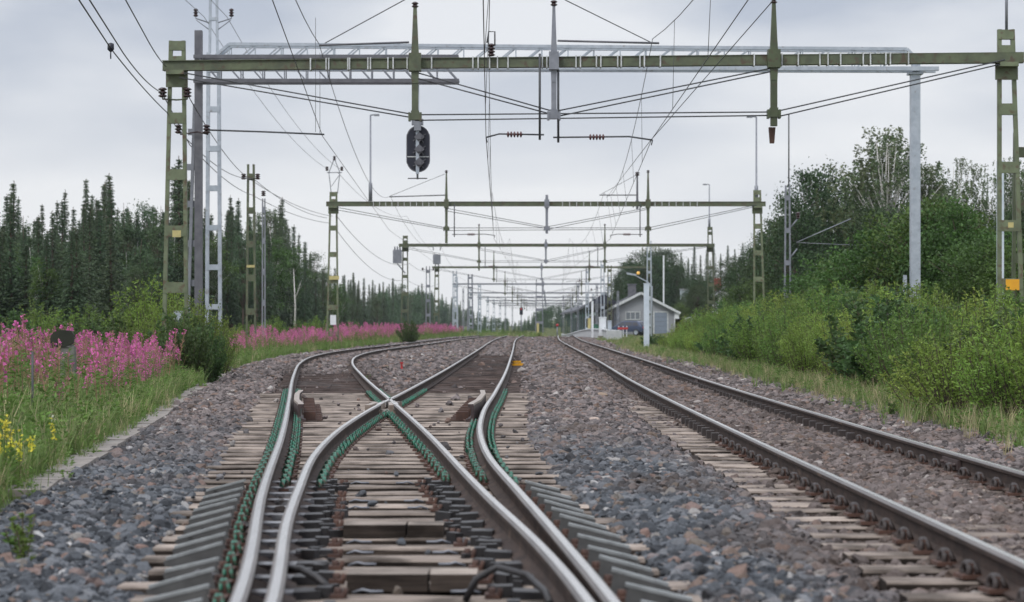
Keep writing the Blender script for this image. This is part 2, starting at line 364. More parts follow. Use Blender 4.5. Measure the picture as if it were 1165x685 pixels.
# ------------------------------------------------------------------ building helpers
ORG = {}
def props(o, label=None, cat=None, group=None, kind=None):
    if label: o['label'] = label
    if cat: o['category'] = cat
    if group: o['group'] = group
    if kind: o['kind'] = kind
    return o
def thing(name, label, cat, loc=(0, 0, 0), group=None):
    o = bpy.data.objects.new(name, None)
    o.empty_display_size = .2
    COL.objects.link(o)
    o.location = loc
    ORG[o.name] = Vector(loc)
    return props(o, label, cat, group)
class MB:
    def __init__(s): s.v, s.f, s.m, s.sm = [], [], [], []
    def add(s, vs, fs, mi=0, smooth=False):
        k = len(s.v)
        s.v += [tuple(p) for p in vs]
        s.f += [tuple(i + k for i in f) for f in fs]
        s.m += [mi] * len(fs); s.sm += [smooth] * len(fs)
        return s
    def box(s, c, d, mi=0, rot=None):
        x, y, z = (v / 2 for v in d)
        vs = [Vector(p) for p in ((-x, -y, -z), (x, -y, -z), (x, y, -z), (-x, y, -z), (-x, -y, z), (x, -y, z), (x, y, z), (-x, y, z))]
        if rot is not None: vs = [rot @ p for p in vs]
        c = Vector(c)
        return s.add([p + c for p in vs], [(0, 3, 2, 1), (4, 5, 6, 7), (0, 1, 5, 4), (1, 2, 6, 5), (2, 3, 7, 6), (3, 0, 4, 7)], mi)
    def bar(s, p, q, w, h=None, mi=0, up=(0, 0, 1), w2=None, h2=None):
        """rectangular bar from p to q: w across, h along 'up'"""
        h = h or w; w2 = w2 or w; h2 = h2 or h
        p, q = Vector(p), Vector(q)
        d = (q - p).normalized()
        u = Vector(up)
        if abs(d.dot(u)) > .95: u = Vector((0, 1, 0))
        r = d.cross(u).normalized(); u = r.cross(d)
        vs = [c + r * a * ww / 2 + u * bb * hh / 2 for c, ww, hh in ((p, w, h), (q, w2, h2)) for a, bb in ((-1, -1), (1, -1), (1, 1), (-1, 1))]
        return s.add(vs, [(0, 1, 2, 3), (7, 6, 5, 4), (0, 4, 5, 1), (1, 5, 6, 2), (2, 6, 7, 3), (3, 7, 4, 0)], mi)
    def tube(s, pts, r, n=6, mi=0, cap=True):
        P = [Vector(p) for p in pts]
        rr = r if isinstance(r, (list, tuple)) else [r] * len(P)
        k0 = len(s.v); vs = []; prev = None
        for i, p in enumerate(P):
            d = (P[min(i + 1, len(P) - 1)] - P[max(i - 1, 0)])
            d = d.normalized() if d.length > 1e-9 else Vector((0, 0, 1))
            if prev is None:
                a = Vector((0, 0, 1)) if abs(d.z) < .9 else Vector((1, 0, 0))
                u = d.cross(a).normalized()
            else:
                u = (prev - d * prev.dot(d)); u = u.normalized() if u.length > 1e-6 else d.orthogonal().normalized()
            prev = u; w = d.cross(u)
            for j in range(n):
                t = 2 * math.pi * j / n
                vs.append(p + (u * math.cos(t) + w * math.sin(t)) * rr[i])
        fs = [(i * n + j, i * n + (j + 1) % n, (i + 1) * n + (j + 1) % n, (i + 1) * n + j) for i in range(len(P) - 1) for j in range(n)]
        s.add(vs, fs, mi, True)
        if cap:
            s.f += [tuple(k0 + j for j in range(n))[::-1], tuple(k0 + (len(P) - 1) * n + j for j in range(n))]
            s.m += [mi, mi]; s.sm += [False, False]
        return s
    def lathe(s, c, prof, n=10, mi=0, axis='z'):
        pts = []
        for r, z in prof: pts.append((r, z))
        vs = []
        for r, z in pts:
            for j in range(n):
                t = 2 * math.pi * j / n
                a, b2 = r * math.cos(t), r * math.sin(t)
                vs.append({'z': (c[0] + a, c[1] + b2, c[2] + z), 'x': (c[0] + z, c[1] + a, c[2] + b2), 'y': (c[0] + a, c[1] + z, c[2] + b2)}[axis])
        fs = [(i * n + j, i * n + (j + 1) % n, (i + 1) * n + (j + 1) % n, (i + 1) * n + j) for i in range(len(pts) - 1) for j in range(n)]
        return s.add(vs, fs, mi, True)
    def prism(s, outline, y0, y1, mi=0):
        """outline in x,z extruded along y"""
        n = len(outline)
        vs = [(x, y0, z) for x, z in outline] + [(x, y1, z) for x, z in outline]
        fs = [tuple(range(n)), tuple(range(2 * n - 1, n - 1, -1))] + [(i, i + n, (i + 1) % n + n, (i + 1) % n) for i in range(n)]
        return s.add(vs, fs, mi)
    def build(s, name, mats, parent=None):
        me = bpy.data.meshes.new(name)
        o0 = ORG.get(parent.name, Vector()) if parent else Vector()
        me.from_pydata([tuple(Vector(v) - o0) for v in s.v], [], s.f)
        for mm in (mats if isinstance(mats, (list, tuple)) else [mats]): me.materials.append(mm)
        me.polygons.foreach_set('material_index', s.m)
        me.polygons.foreach_set('use_smooth', s.sm)
        me.update()
        o = bpy.data.objects.new(name, me)
        COL.objects.link(o)
        if parent: o.parent = parent; ORG[o.name] = o0
        else: ORG[o.name] = Vector()
        return o
def np_mesh(name, V, Fq, mats, mi=None, parent=None, smooth=False):
    """numpy verts (N,3) and faces (M,k) to an object"""
    me = bpy.data.meshes.new(name)
    k = Fq.shape[1]
    me.vertices.add(len(V)); me.vertices.foreach_set('co', np.ascontiguousarray(V, np.float32).ravel())
    me.loops.add(Fq.size); me.loops.foreach_set('vertex_index', np.ascontiguousarray(Fq, np.int32).ravel())
    me.polygons.add(len(Fq)); me.polygons.foreach_set('loop_start', np.arange(0, Fq.size, k, dtype=np.int32))
    for mm in (mats if isinstance(mats, (list, tuple)) else [mats]): me.materials.append(mm)
    if mi is not None: me.polygons.foreach_set('material_index', np.asarray(mi, np.int32))
    if smooth: me.polygons.foreach_set('use_smooth', np.ones(len(Fq), bool))
    me.update(calc_edges=True); me.validate()
    o = bpy.data.objects.new(name, me)
    COL.objects.link(o)
    if parent: o.parent = parent
    return o
def copy_tree(o, parent=None):
    c = o.copy(); COL.objects.link(c)
    if parent: c.parent = parent
    for ch in list(o.children): copy_tree(ch, c)
    return c

# ------------------------------------------------------------------ ground
ys = np.unique(np.concatenate([np.linspace(-25, 6, 12), np.arange(6, 48, .3), np.arange(48, 120, 1.0), np.arange(120, 360, 4.0), np.array([370, 400, 450, 520, 620, 760, 950, 1300, 1700, 2200])]))
xs = np.unique(np.concatenate([np.array([-1200, -800, -500, -300, -200, -140, -100, -75, -55, -42, -32, -25, -20, -16.]), np.arange(-13, -8, .5), np.arange(-8, 7, .2), np.arange(7, 16, .6), np.array([17, 20, 24, 28, 33, 39, 46, 56, 75, 110, 160, 250, 400, 700, 1200.])]))
GX, GY = np.meshgrid(xs, ys)
GZ = gz(GX, GY) + RNG.normal(0, .008, GX.shape) * (np.abs(GX) < 13)
nx, ny = len(xs), len(ys)
idx = np.arange(nx * ny).reshape(ny, nx)
FQ = np.stack([idx[:-1, :-1], idx[:-1, 1:], idx[1:, 1:], idx[1:, :-1]], -1).reshape(-1, 4)
ground = np_mesh('ground', np.stack([GX, GY, GZ], -1).reshape(-1, 3), FQ, M['ground'], smooth=True)
bal = (sstep(-.5, .2, GX - edgeL(GY)) * (1 - sstep(-.5, .5, GX - edgeR(GY)))) * (1 - .8 * sstep(230, 330, GY))
soil = np.zeros_like(GX)
for fa, fb, y0, y1, amt in ((fC, fD, 40, 92, .95), (fA, fB, 40, 62, .8), (fE, fF, -50, 400, .15)):
    soil = np.maximum(soil, amt * sstep(-.55, -.15, GX - fa(GY)) * (1 - sstep(.15, .55, GX - fb(GY))) * sstep(y0 - 1, y0, GY) * (1 - sstep(y1 - 14, y1, GY)))
soil = np.maximum(soil, .85 * sstep(-.8, -.4, GX - fA(GY)) * (1 - sstep(.4, .8, GX - fD(GY))) * (1 - sstep(41, 42, GY)))
for nm, arr in (('ballast', bal), ('soil', soil)):
    a = ground.data.attributes.new(nm, 'FLOAT', 'POINT'); a.data.foreach_set('value', arr.ravel().astype(np.float32))
props(ground, kind='structure')

hb = bpy.data.meshes.new('haze')
X0, X1, Y0_, Y1_, Z0, Z1 = -1230, 1230, -40, 2230, -2.6, 42
hb.from_pydata([(x, y, z) for z in (Z0, Z1) for x, y in ((X0, Y0_), (X1, Y0_), (X1, Y1_), (X0, Y1_))], [], [(0, 3, 2, 1), (4, 5, 6, 7), (0, 1, 5, 4), (1, 2, 6, 5), (2, 3, 7, 6), (3, 0, 4, 7)])
haze = bpy.data.objects.new('haze', hb); COL.objects.link(haze)
hm = bpy.data.materials.new('pale_air'); hm.use_nodes = True
hm.node_tree.nodes.remove(hm.node_tree.nodes['Principled BSDF'])
pv = hm.node_tree.nodes.new('ShaderNodeVolumePrincipled')
pv.inputs['Color'].default_value = (.90, .95, 1, 1); pv.inputs['Density'].default_value = .00010; pv.inputs['Anisotropy'].default_value = .2
hm.node_tree.links.new(pv.outputs[0], hm.node_tree.nodes['Material Output'].inputs['Volume'])
hb.materials.append(hm); props(haze, kind='stuff')

# ------------------------------------------------------------------ rails
RP = [(-.075, 0), (-.075, .012), (-.018, .03), (-.009, .045), (-.009, .115), (-.035, .130), (-.036, .154), (-.019, .169),
      (.019, .169), (.036, .154), (.035, .130), (.009, .115), (.009, .045), (.018, .03), (.075, .012), (.075, 0)]
TOPSEG = {6: 2, 7: 1, 8: 2}
def rail(name, fx, y0, y1, parent, prof=RP, dz=0, topseg=TOPSEG, mats=None, ends=True):
    Y = []
    y = y0
    while y < y1:
        Y.append(y); y += .45 if y < 60 else (1.5 if y < 130 else 4)
    Y.append(y1)
    Y = np.array(Y)
    X = fx(Y); dX = np.gradient(X, Y); Z = dip(Y) + dz
    n = len(prof); mb = MB(); vs = []
    for i in range(len(Y)):
        nn = math.hypot(1, dX[i])
        for a, z in prof: vs.append((X[i] + a / nn, Y[i] - a * dX[i] / nn, Z[i] + z))
    fs, mi = [], []
    for i in range(len(Y) - 1):
        for j in range(n):
            j2 = (j + 1) % n
            fs.append((i*n + j, i*n + j2, (i+1)*n + j2, (i+1)*n + j)); mi.append(topseg.get(j, 0))
    k = len(fs)
    if ends: fs += [tuple(range(n))[::-1], tuple((len(Y)-1)*n + j for j in range(n))]; mi += [0, 0]
    mb.add(vs, fs); mb.m = mi
    return mb.build(name, mats or [M['railside'], M['railtop'], M['railedge']], parent)

turn = thing('railway_turnout', 'rail switch with green clips and pale timber sleepers whose crossing lies ahead', 'railway track', (0, 9, 0))
rail('stock_rail', fA, -6, 420, turn)
rail('stock_rail', fD, -6, 420, turn)
FR = 31.6
rail('switch_rail', fB, 7.6, FR - .9, turn)
rail('switch_rail', fC, 7.6, FR - .9, turn)
rail('crossing_rail', fB, FR + .5, 420, turn)
rail('crossing_rail', fC, FR + .5, 420, turn)
fmb = MB()                                            # the cast crossing: two crossing heads with flangeway gaps, wings beside
for fx in (fB, fC):
    for (a, bb) in ((FR - .9, FR - .12), (FR + .12, FR + .5)):
        yy = np.linspace(a, bb, 5)
        for i in range(4):
            fmb.bar((float(fx(yy[i])), yy[i], .131), (float(fx(yy[i+1])), yy[i+1], .131), .07, .082, 1)
fmb.bar((float(fB(FR)) - .02, FR - .1, .12), (float(fB(FR)) + .02, FR + .1, .12), .12, .09, 1)
for sgn in (-1, 1):
    fmb.bar((float(fC(FR)) + sgn * .17, FR - .75, .11), (float(fC(FR)) + sgn * .115, FR + .1, .118), .085, .09, 0)
    fmb.bar((float(fC(FR)) + sgn * .115, FR + .1, .118), (float(fC(FR)) + sgn * .2, FR + .6, .11), .085, .09, 0)
fmb.box((float(fC(FR)), FR - .1, .035), (.52, 1.3, .06), 0)
fmb.build('crossing_casting', [M['frog'], M['railtop']], turn)
# guard rails
GP = [(-.05, 0), (-.05, .03), (.02, .05), (.02, .17), (-.02, .20), (-.02, .235), (.055, .235), (.06, .21), (.06, 0)]
def grd(fx, off, s):
    def f(Y):
        fl = .06 * (sstep(33.2, 35.2, Y) + (1 - sstep(29.2, 31.0, Y)))
        return fx(Y) + s * (off + fl)
    return f
rail('guard_rail', grd(fA, .135, 1), 29.0, 35.2, turn, [(-a, z) for a, z in GP][::-1], topseg={1: 1, 2: 1}, mats=[M['raildark'], M['frog']])
rail('guard_rail', grd(fD, .135, -1), 29.0, 35.2, turn, GP, topseg={5: 1, 6: 1}, mats=[M['raildark'], M['frog']])
for fx, s in ((fA, 1), (fD, -1)):
    for y in np.arange(29.4, 35.1, .6):
        gb = MB()
        gb.box((float(fx(y)) + s * .30, y, .06), (.16, .12, .12)); gb.box((float(fx(y)) + s * .37, y, .012), (.2, .17, .02)); gb.build('guard_rail_bracket', M['rust'], turn)

# sleepers: one shape, each its own object
def sleeper_mesh(nm, m, seed):
    r = random.Random(seed); mb = MB()
    xsn = 9; vs = []; w, h = .112, .16
    for i in range(xsn + 1):
        x = -.5 + i / xsn
        j = lambda a: r.uniform(-a, a)
        for y, z in ((-w, -h), (-w, -.014), (-w + .014, 0), (w - .014, 0), (w, -.014), (w, -h)):
            vs.append((x, y + j(.006), z + (j(.004) if z > -.1 else 0)))
    fs = [(i*6 + k, i*6 + (k+1) % 6, (i+1)*6 + (k+1) % 6, (i+1)*6 + k) for i in range(xsn) for k in range(6)]
    fs = [f[::-1] for f in fs] + [tuple(range(6)), tuple(xsn*6 + k for k in range(6))[::-1]]
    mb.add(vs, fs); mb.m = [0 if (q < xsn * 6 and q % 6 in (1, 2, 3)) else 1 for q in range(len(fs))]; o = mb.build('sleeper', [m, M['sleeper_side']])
    me = o.data; bpy.data.objects.remove(o); return me
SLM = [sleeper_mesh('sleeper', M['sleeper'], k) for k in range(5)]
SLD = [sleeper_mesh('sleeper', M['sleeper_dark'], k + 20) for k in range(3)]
def child(me, name, parent, loc, rotz=0, scale=(1, 1, 1), roty=0):
    o = bpy.data.objects.new(name, me); COL.objects.link(o); o.parent = parent
    o.location = Vector(loc) - ORG[parent.name]; o.rotation_euler = (0, roty, rotz); o.scale = scale
    ORG[o.name] = ORG[parent.name]
    return o
SLY = np.arange(7.4, 41.2, .6)
for y in SLY:
    x0 = float(fA(y)) - R.uniform(.52, .66); x1 = float(fD(y)) + R.uniform(.5, .68)
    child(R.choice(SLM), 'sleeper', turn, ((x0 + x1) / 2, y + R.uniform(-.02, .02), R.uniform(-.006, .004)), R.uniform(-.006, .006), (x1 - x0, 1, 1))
ndark = 0
for y in np.arange(41.75, 66, .6):
    if ndark >= 42: break
    xc = float(fC(y) + fD(y)) / 2
    child(R.choice(SLD), 'sleeper', turn, (xc + R.uniform(-.05, .05), y, -.012), R.uniform(-.01, .01), (2.5, 1, 1)); ndark += 1
mbd = MB()
for y in np.arange(41.75, 95, .6):
    for fa, fb, lo in ((fC, fD, 67), (fA, fB, 41)):
        if y < lo or (lo == 41 and y > 60): continue
        xc = float(fa(y) + fb(y)) / 2
        mbd.box((xc, y, -.095 - R.uniform(0, .02)), (2.5, .23, .16))
props(mbd.build('sleepers', M['sleeper_dark'], turn), kind='stuff')

# green spring clips: a coil of one and a half turns sitting on the rail foot
def clip_mesh(m, rad=.050, r=.0122):
    mb = MB(); pts = []
    for i in range(19):
        t = i / 18
        a = -.5 + t * 3.4 * math.pi
        pts.append((.02 * math.sin(a * .5), rad * math.cos(a) , .04 + rad * .85 * math.sin(a) + .0))
        pts[-1] = (pts[-1][0] + (t - .5) * .075, pts[-1][1], pts[-1][2])
    mb.tube(pts, r, 6)
    mb.box((0, 0, .012), (.11, .15, .022), 1)
    mb.box((.0, .03, .045), (.03, .03, .07), 1)
    o = mb.build('spring_clip', [m, M['rust']]); me = o.data; bpy.data.objects.remove(o); return me
CLG = clip_mesh(M['clip']); CLD = clip_mesh(M['clipdark'], .048, .016)
spots = []
for y in SLY:
    if y < 8: continue
    for fx, side, y0, y1 in ((fA, -1, 8, 41), (fA, 1, 16.5, 41), (fD, 1, 16.5, 41), (fD, -1, 17, 28), (fB, -1, 17, 30.8), (fB, -1, 33, 40), (fC, 1, 16.5, 30.8), (fC, 1, 33, 41), (fB, 1, 33, 41)):
        if y0 <= y <= y1:
            x = float(fx(y)); spots.append((x + side * .115, y, side))
            if y > 16.5: spots.append((x + side * .115, y + .3, side))
spots.sort(key=lambda s: s[1])
nclip = 0
cb = MB()
for x, y, s in spots:
    if nclip < 100:
        child(CLG, 'spring_clip', turn, (x, y + R.uniform(-.01, .01), .004), R.uniform(-.15, .15) + (0 if s > 0 else math.pi)); nclip += 1
    else:
        pts = []
        for i in range(13):
            t = i / 12; a = -.5 + t * 3.4 * math.pi
            pts.append((x + (t - .5) * .075, y + .044 * math.cos(a), .038 + .036 * math.sin(a)))
        cb.tube(pts, .010, 5); cb.box((x, y, .012), (.11, .15, .022), 1)
props(cb.build('spring_clips', [M['clip'], M['rust']], turn), kind='stuff')

# the tongue section: sloping grey baffle plates outside, slide chairs and black blocks inside
for y in np.arange(7.7, 17.0, .6):
    y = float(y)
    for fx, s in ((fA, -1), (fD, 1)):
        L = .30 + R.uniform(-.03, .03)
        c = (float(fx(y)) + s * (.165 + L / 2), y - .02, .066 + R.uniform(-.006, .006))
        rot = Matrix.Rotation(s * (.25 + R.uniform(-.03, .03)), 3, 'Y') @ Matrix.Rotation(R.uniform(-.06, .06), 3, 'Z')
        mb = MB(); mb.box(c, (L, .05, .016), 2, rot)
        mb.box((c[0], c[1] - .014, c[2] - .062), (L, .016, .105), 0, rot)
        mb.lathe((c[0] + R.uniform(-.08, .08), c[1] - .024, c[2] - .05), [(.014, -.006), (.014, .006), (0, .006)], 6, 1, 'y')
        mb.build('baffle_plate', [M['plate'], M['black'], M['plate_top']], turn)
        b2 = MB(); b2.box((float(fx(y)) + s * .145, y + .05, .02), (.10, .12, .04)); b2.lathe((float(fx(y)) + s * .155, y + .05, .04), [(.022, 0), (.022, .03), (0, .032)], 6)
        b2.build('chair_bracket', M['rust'], turn)
for y in np.arange(8.0, 18.2, .6):
    y = float(y)
    xa, xc = float(fA(y)), float(fC(y)); xb, xd = float(fB(y)), float(fD(y))
    mb = MB(); mb.box(((xa + xc) / 2 + .03, y, .018), (max(.12, xc - xa + .14), .15, .034)); mb.build('slide_chair', M['slide'], turn)
    mb = MB(); jj = lambda a=.02: R.uniform(-a, a)
    zr = lambda: Matrix.Rotation(R.uniform(-.08, .08), 3, 'Z') @ Matrix.Rotation(R.uniform(-.06, .06), 3, 'Y')
    mb.box((xc + .13 + jj(.01), y + jj(), .02), (.13, .16 + jj(), .04), 0, zr()); mb.box((xc + .21 + jj(), y + .03 + jj(), .03), (.06 + jj(), .09 + jj(), .04 + jj(.015)), 0, zr())
    mb.box((xb - .14 + jj(.01), y + jj(), .02), (.15, .16 + jj(), .04), 0, zr()); mb.box((xb - .235 + jj(), y + .03 + jj(), .03), (.06 + jj(), .09 + jj(), .05 + jj(.015)), 0, zr())
    for q in range(3): mb.box((xc + R.uniform(.14, .29), y + R.uniform(-.2, .28), R.uniform(-.02, .03)), (R.uniform(.04, .12), R.uniform(.03, .07), R.uniform(.03, .07)), 0, zr() @ Matrix.Rotation(R.uniform(-1, 1), 3, 'Z')); mb.box((xb - R.uniform(.14, .32), y + R.uniform(-.2, .28), R.uniform(-.02, .03)), (R.uniform(.04, .12), R.uniform(.03, .07), R.uniform(.03, .07)), 0, zr() @ Matrix.Rotation(R.uniform(-1, 1), 3, 'Z'))
    mb.build('slide_plate', M['black'], turn)
    mb = MB()
    for xx in (xc + .275, xb - .31):
        mb.tube([(xx, y, .0), (xx, y, .05)], .02, 6); mb.box((xx, y, .013), (.07, .10, .02)); mb.tube([(xx + .03, y - .03, .0), (xx + .04, y - .03, .05)], .013, 5)
    mb.build('screw_plate', M['rust'], turn)
    if R.random() < .75:
        mb = MB(); x0 = xc + .33
        mb.tube([(x0, y + .2, .0), (x0 + .05, y + .17, .02), (x0 + .09, y + .16, .012), (x0 + .15, y + .16, .012)], .007, 5)
        x0 = xb - .37; mb.tube([(x0, y + .2, .0), (x0 - .05, y + .17, .02), (x0 - .08, y + .16, .012), (x0 - .14, y + .16, .012)], .007, 5)
        mb.build('heating_lead', M['galv_dark'], turn)
hose = MB(); x0 = float(fC(10.6)); hose.tube([(x0 + .03, 10.7, .10), (x0 + .1, 10.6, .115), (x0 + .19, 10.5, .08), (x0 + .26, 10.45, .03)], .02, 7); hose.build('cable_hose', M['black'], turn)
hose = MB(); x0 = float(fB(10.2)); hose.tube([(x0 - .45, 10.3, .0), (x0 - .40, 10.3, .10), (x0 - .3, 10.28, .16), (x0 - .16, 10.2, .13), (x0 - .08, 10.0, .08), (x0 - .06, 9.8, .05)], .017, 7); hose.build('cable_hose', M['black'], turn)
for y, z in ((13.42, .075), (10.72, .085)):
    xl, xr = float(fC(y)) + .33, float(fB(y)) - .36
    for a, bq in ((xl, xl + (xr - xl) * .62), (xl + (xr - xl) * .62 + .012, xr)):
        mb = MB(); mb.box(((a + bq) / 2, y + .02, z / 2 + .004), (bq - a, .26, z)); mb.m = [1, 0, 1, 1, 1, 1]; mb.build('cover_board', [M['board'], M['sleeper_side']], turn)  # board sides take the sleepers' side colour with its painted-in shade
wm = MB()                                             # flat bars and tie rods under the tongue
for y in (8.3,):
    wm.tube([(float(fC(y)) + .02, y + .3, .05), (float(fB(y)) - .02, y + .3, .05)], .016, 6)
wm.build('stretcher_bar', M['black'], turn)

# right hand track
trk = thing('railway_track', 'plain track bedded in pinkish ballast with half buried sleepers and brown rails', 'railway track', (3.1, 12, 0))
rail('rail', fE, -6, 420, trk)
rail('rail', fF, -6, 420, trk)
for k, y in enumerate(np.arange(9.4, 69, .6)):
    y = float(y); xc = float(fE(y)) + .75
    child(R.choice(SLM), 'sleeper', trk, (xc + R.uniform(-.03, .03), y, -.006 + R.uniform(-.008, .004)), R.uniform(-.012, .012), (2.6, 1, 1))
cb = MB()
for k, y in enumerate(np.arange(9.4, 75, .6)):
    y = float(y)
    for fx, s in ((fE, -1), (fE, 1), (fF, -1), (fF, 1)):
        if k < 25: child(CLD, 'spring_clip', trk, (float(fx(y)) + s * .1, y, .002), R.uniform(-.15, .15) + (0 if s > 0 else math.pi))
        elif s < 0 or k < 60: cb.box((float(fx(y)) + s * .095, y, .04), (.09, .12, .09))
props(cb.build('spring_clips', M['clipdark'], trk), kind='stuff')
mb = MB()
for y in (19.2, 46):
    for dx in (-.03, .03):
        mb.bar((float(fF(y)) + dx, y - .33, .08), (float(fF(y + .66)) + dx, y + .33, .08), .034, .085)
    for k in range(4): mb.lathe((float(fF(y)) - .05, y - .25 + k * .17, .08), [(0, -.028), (.017, -.028), (.017, 0)], 6, 0, 'x')
mb.build('fish_plate', M['raildark'], trk)

# ------------------------------------------------------------------ ballast stones (countless)
def stone_points():
    out = []
    for y0, y1, dens, sc in ((8.0, 20, 1250, .72), (20, 34, 700, .82), (34, 60, 340, 1.05), (60, 105, 130, 1.45), (105, 205, 42, 1.9)):
        half = .245 * y1 + 1.6
        xl, xr = max(-half, -9.2), min(half, 6.4)
        N = int((xr - xl) * (y1 - y0) * dens)
        x = RNG.uniform(xl, xr, N); y = RNG.uniform(y0, y1, N)
        keep = (np.abs(x) < .245 * y + 1.6) & (x > edgeL(y) + RNG.normal(.08, .1, N)) & (x < edgeR(y) + RNG.normal(-.25, .35, N))
        tno = (x > fA(y) - .55) & (x < fD(y) + .55) & (y < 41)
        ph = np.abs((y - 7.4 + .3) % .6 - .3)
        onsl = tno & (ph < .145)
        keep &= ~(onsl & (RNG.random(N) > .004))
        tw = tno & (ph >= .145)
        keep &= ~(tw & (RNG.random(N) > np.where(y < 16, .45, .22)))
        soilz = ((x > fC(y) - .35) & (x < fD(y) + .4) & (y > 41) & (y < 90)) | ((x > fA(y) - .35) & (x < fB(y) + .4) & (y > 41) & (y < 58))
        keep &= ~(soilz & (RNG.random(N) > .004))
        for f in (fA, fB, fC, fD, fE, fF): keep &= np.abs(x - f(y)) > .085
        t2 = (x > fE(y) - .6) & (x < fE(y) - .12) & (np.abs((y - 9.4 + .3) % .6 - .3) < .12)
        keep &= ~(t2 & (y < 36) & (RNG.random(N) > np.where(y < 24, .07, .035)))
        t3 = (x > fE(y) - .62) & (x < fE(y) - .12) & (y < 34)
        keep &= ~(t3 & (RNG.random(N) > .8))
        x, y, on, tw = x[keep], y[keep], onsl[keep], tw[keep]
        z = gz(x, y) + RNG.uniform(-.008, .024, len(x))
        z = np.where(on, .016, z)
        s = np.clip(RNG.lognormal(0, .46, len(x)), .35, 2.7) * .0245 * sc * np.where(tw, .7, 1)
        out.append(np.stack([x, y, z, s], 1))
    return np.concatenate(out)
SP = stone_points()
me = bpy.data.meshes.new('ballast_stones')
me.vertices.add(len(SP)); me.vertices.foreach_set('co', SP[:, :3].astype(np.float32).ravel())
a = me.attributes.new('ssc', 'FLOAT_VECTOR', 'POINT')
SC = SP[:, 3:4] * RNG.uniform(.7, 1.35, (len(SP), 3)) * np.array([1.1, 1.05, .82])
a.data.foreach_set('vector', SC.astype(np.float32).ravel())
a = me.attributes.new('srt', 'FLOAT_VECTOR', 'POINT')
RT = np.stack([RNG.normal(0, .45, len(SP)), RNG.normal(0, .45, len(SP)), RNG.uniform(0, 6.28, len(SP))], 1)
a.data.foreach_set('vector', RT.astype(np.float32).ravel())
gd = np.zeros(len(SP))
for f, wd, am in ((fE, .38, .85), (fF, .38, .8), (fA, .35, .5), (fD, .35, .5), (fB, .3, .6), (fC, .3, .6)):
    gd = np.maximum(gd, am * np.exp(-((SP[:, 0] - f(SP[:, 1])) / wd) ** 2))
mid_ = (SP[:, 0] > fE(SP[:, 1])) & (SP[:, 0] < fF(SP[:, 1])); gd = np.maximum(gd, .35 * mid_)
ph_ = np.sin(SP[:, 0] * 2.1 + 1.3 * np.sin(SP[:, 1] * .6)) * np.sin(SP[:, 1] * .75 + SP[:, 0])
gd = np.maximum(gd, np.clip((ph_ - .35) * 1.2, 0, .55) * (SP[:, 0] > .6))
gd = np.clip(gd * RNG.uniform(.5, 1.15, len(SP)), 0, 1)
a = me.attributes.new('grime', 'FLOAT', 'POINT'); a.data.foreach_set('value', gd.astype(np.float32))
stones = bpy.data.objects.new('ballast_gravel', me); COL.objects.link(stones)
me.materials.append(M['stone'])
ng = bpy.data.node_groups.new('scatter_stones', 'GeometryNodeTree')
ng.interface.new_socket('Geometry', in_out='INPUT', socket_type='NodeSocketGeometry')
ng.interface.new_socket('Geometry', in_out='OUTPUT', socket_type='NodeSocketGeometry')
N, L = ng.nodes, ng.links
gi = N.new('NodeGroupInput'); go = N.new('NodeGroupOutput')
g2i = N.new('GeometryNodeGeometryToInstance')
for k in range(6):
    ico = N.new('GeometryNodeMeshIcoSphere'); ico.inputs['Radius'].default_value = 1; ico.inputs['Subdivisions'].default_value = 2
    pos = N.new('GeometryNodeInputPosition')
    vo = N.new('ShaderNodeTexVoronoi'); vo.voronoi_dimensions = '4D'; vo.inputs['Scale'].default_value = .85; vo.inputs['W'].default_value = k * 3.7 + 1
    L.new(pos.outputs[0], vo.inputs['Vector'])
    # pull each vertex towards a flat facet: cells of one colour share a plane, which gives broken-stone faces
    sb = N.new('ShaderNodeVectorMath'); sb.operation = 'SUBTRACT'; L.new(vo.outputs['Color'], sb.inputs[0]); sb.inputs[1].default_value = (.5, .5, .5)
    scl = N.new('ShaderNodeVectorMath'); scl.operation = 'SCALE'; L.new(sb.outputs[0], scl.inputs[0]); scl.inputs['Scale'].default_value = .75
    sp = N.new('GeometryNodeSetPosition'); L.new(ico.outputs[0], sp.inputs['Geometry']); L.new(scl.outputs[0], sp.inputs['Offset'])
    sh = N.new('GeometryNodeSetShadeSmooth'); sh.inputs['Shade Smooth'].default_value = False; L.new(sp.outputs[0], sh.inputs[0])
    L.new(sh.outputs[0], g2i.inputs[0])
iop = N.new('GeometryNodeInstanceOnPoints')
L.new(gi.outputs[0], iop.inputs['Points']); L.new(g2i.outputs[0], iop.inputs['Instance']); iop.inputs['Pick Instance'].default_value = True
rv = N.new('FunctionNodeRandomValue'); rv.data_type = 'INT'; rv.inputs[4].default_value = 0; rv.inputs[5].default_value = 5
L.new(rv.outputs[2], iop.inputs['Instance Index'])
na = N.new('GeometryNodeInputNamedAttribute'); na.data_type = 'FLOAT_VECTOR'; na.inputs[0].default_value = 'ssc'; L.new(na.outputs[0], iop.inputs['Scale'])
nb = N.new('GeometryNodeInputNamedAttribute'); nb.data_type = 'FLOAT_VECTOR'; nb.inputs[0].default_value = 'srt'; L.new(nb.outputs[0], iop.inputs['Rotation'])
sm = N.new('GeometryNodeSetMaterial'); sm.inputs['Material'].default_value = M['stone']
L.new(iop.outputs[0], sm.inputs[0]); L.new(sm.outputs[0], go.inputs[0])
stones.modifiers.new('scatter', 'NODES').node_group = ng
props(stones, kind='stuff')

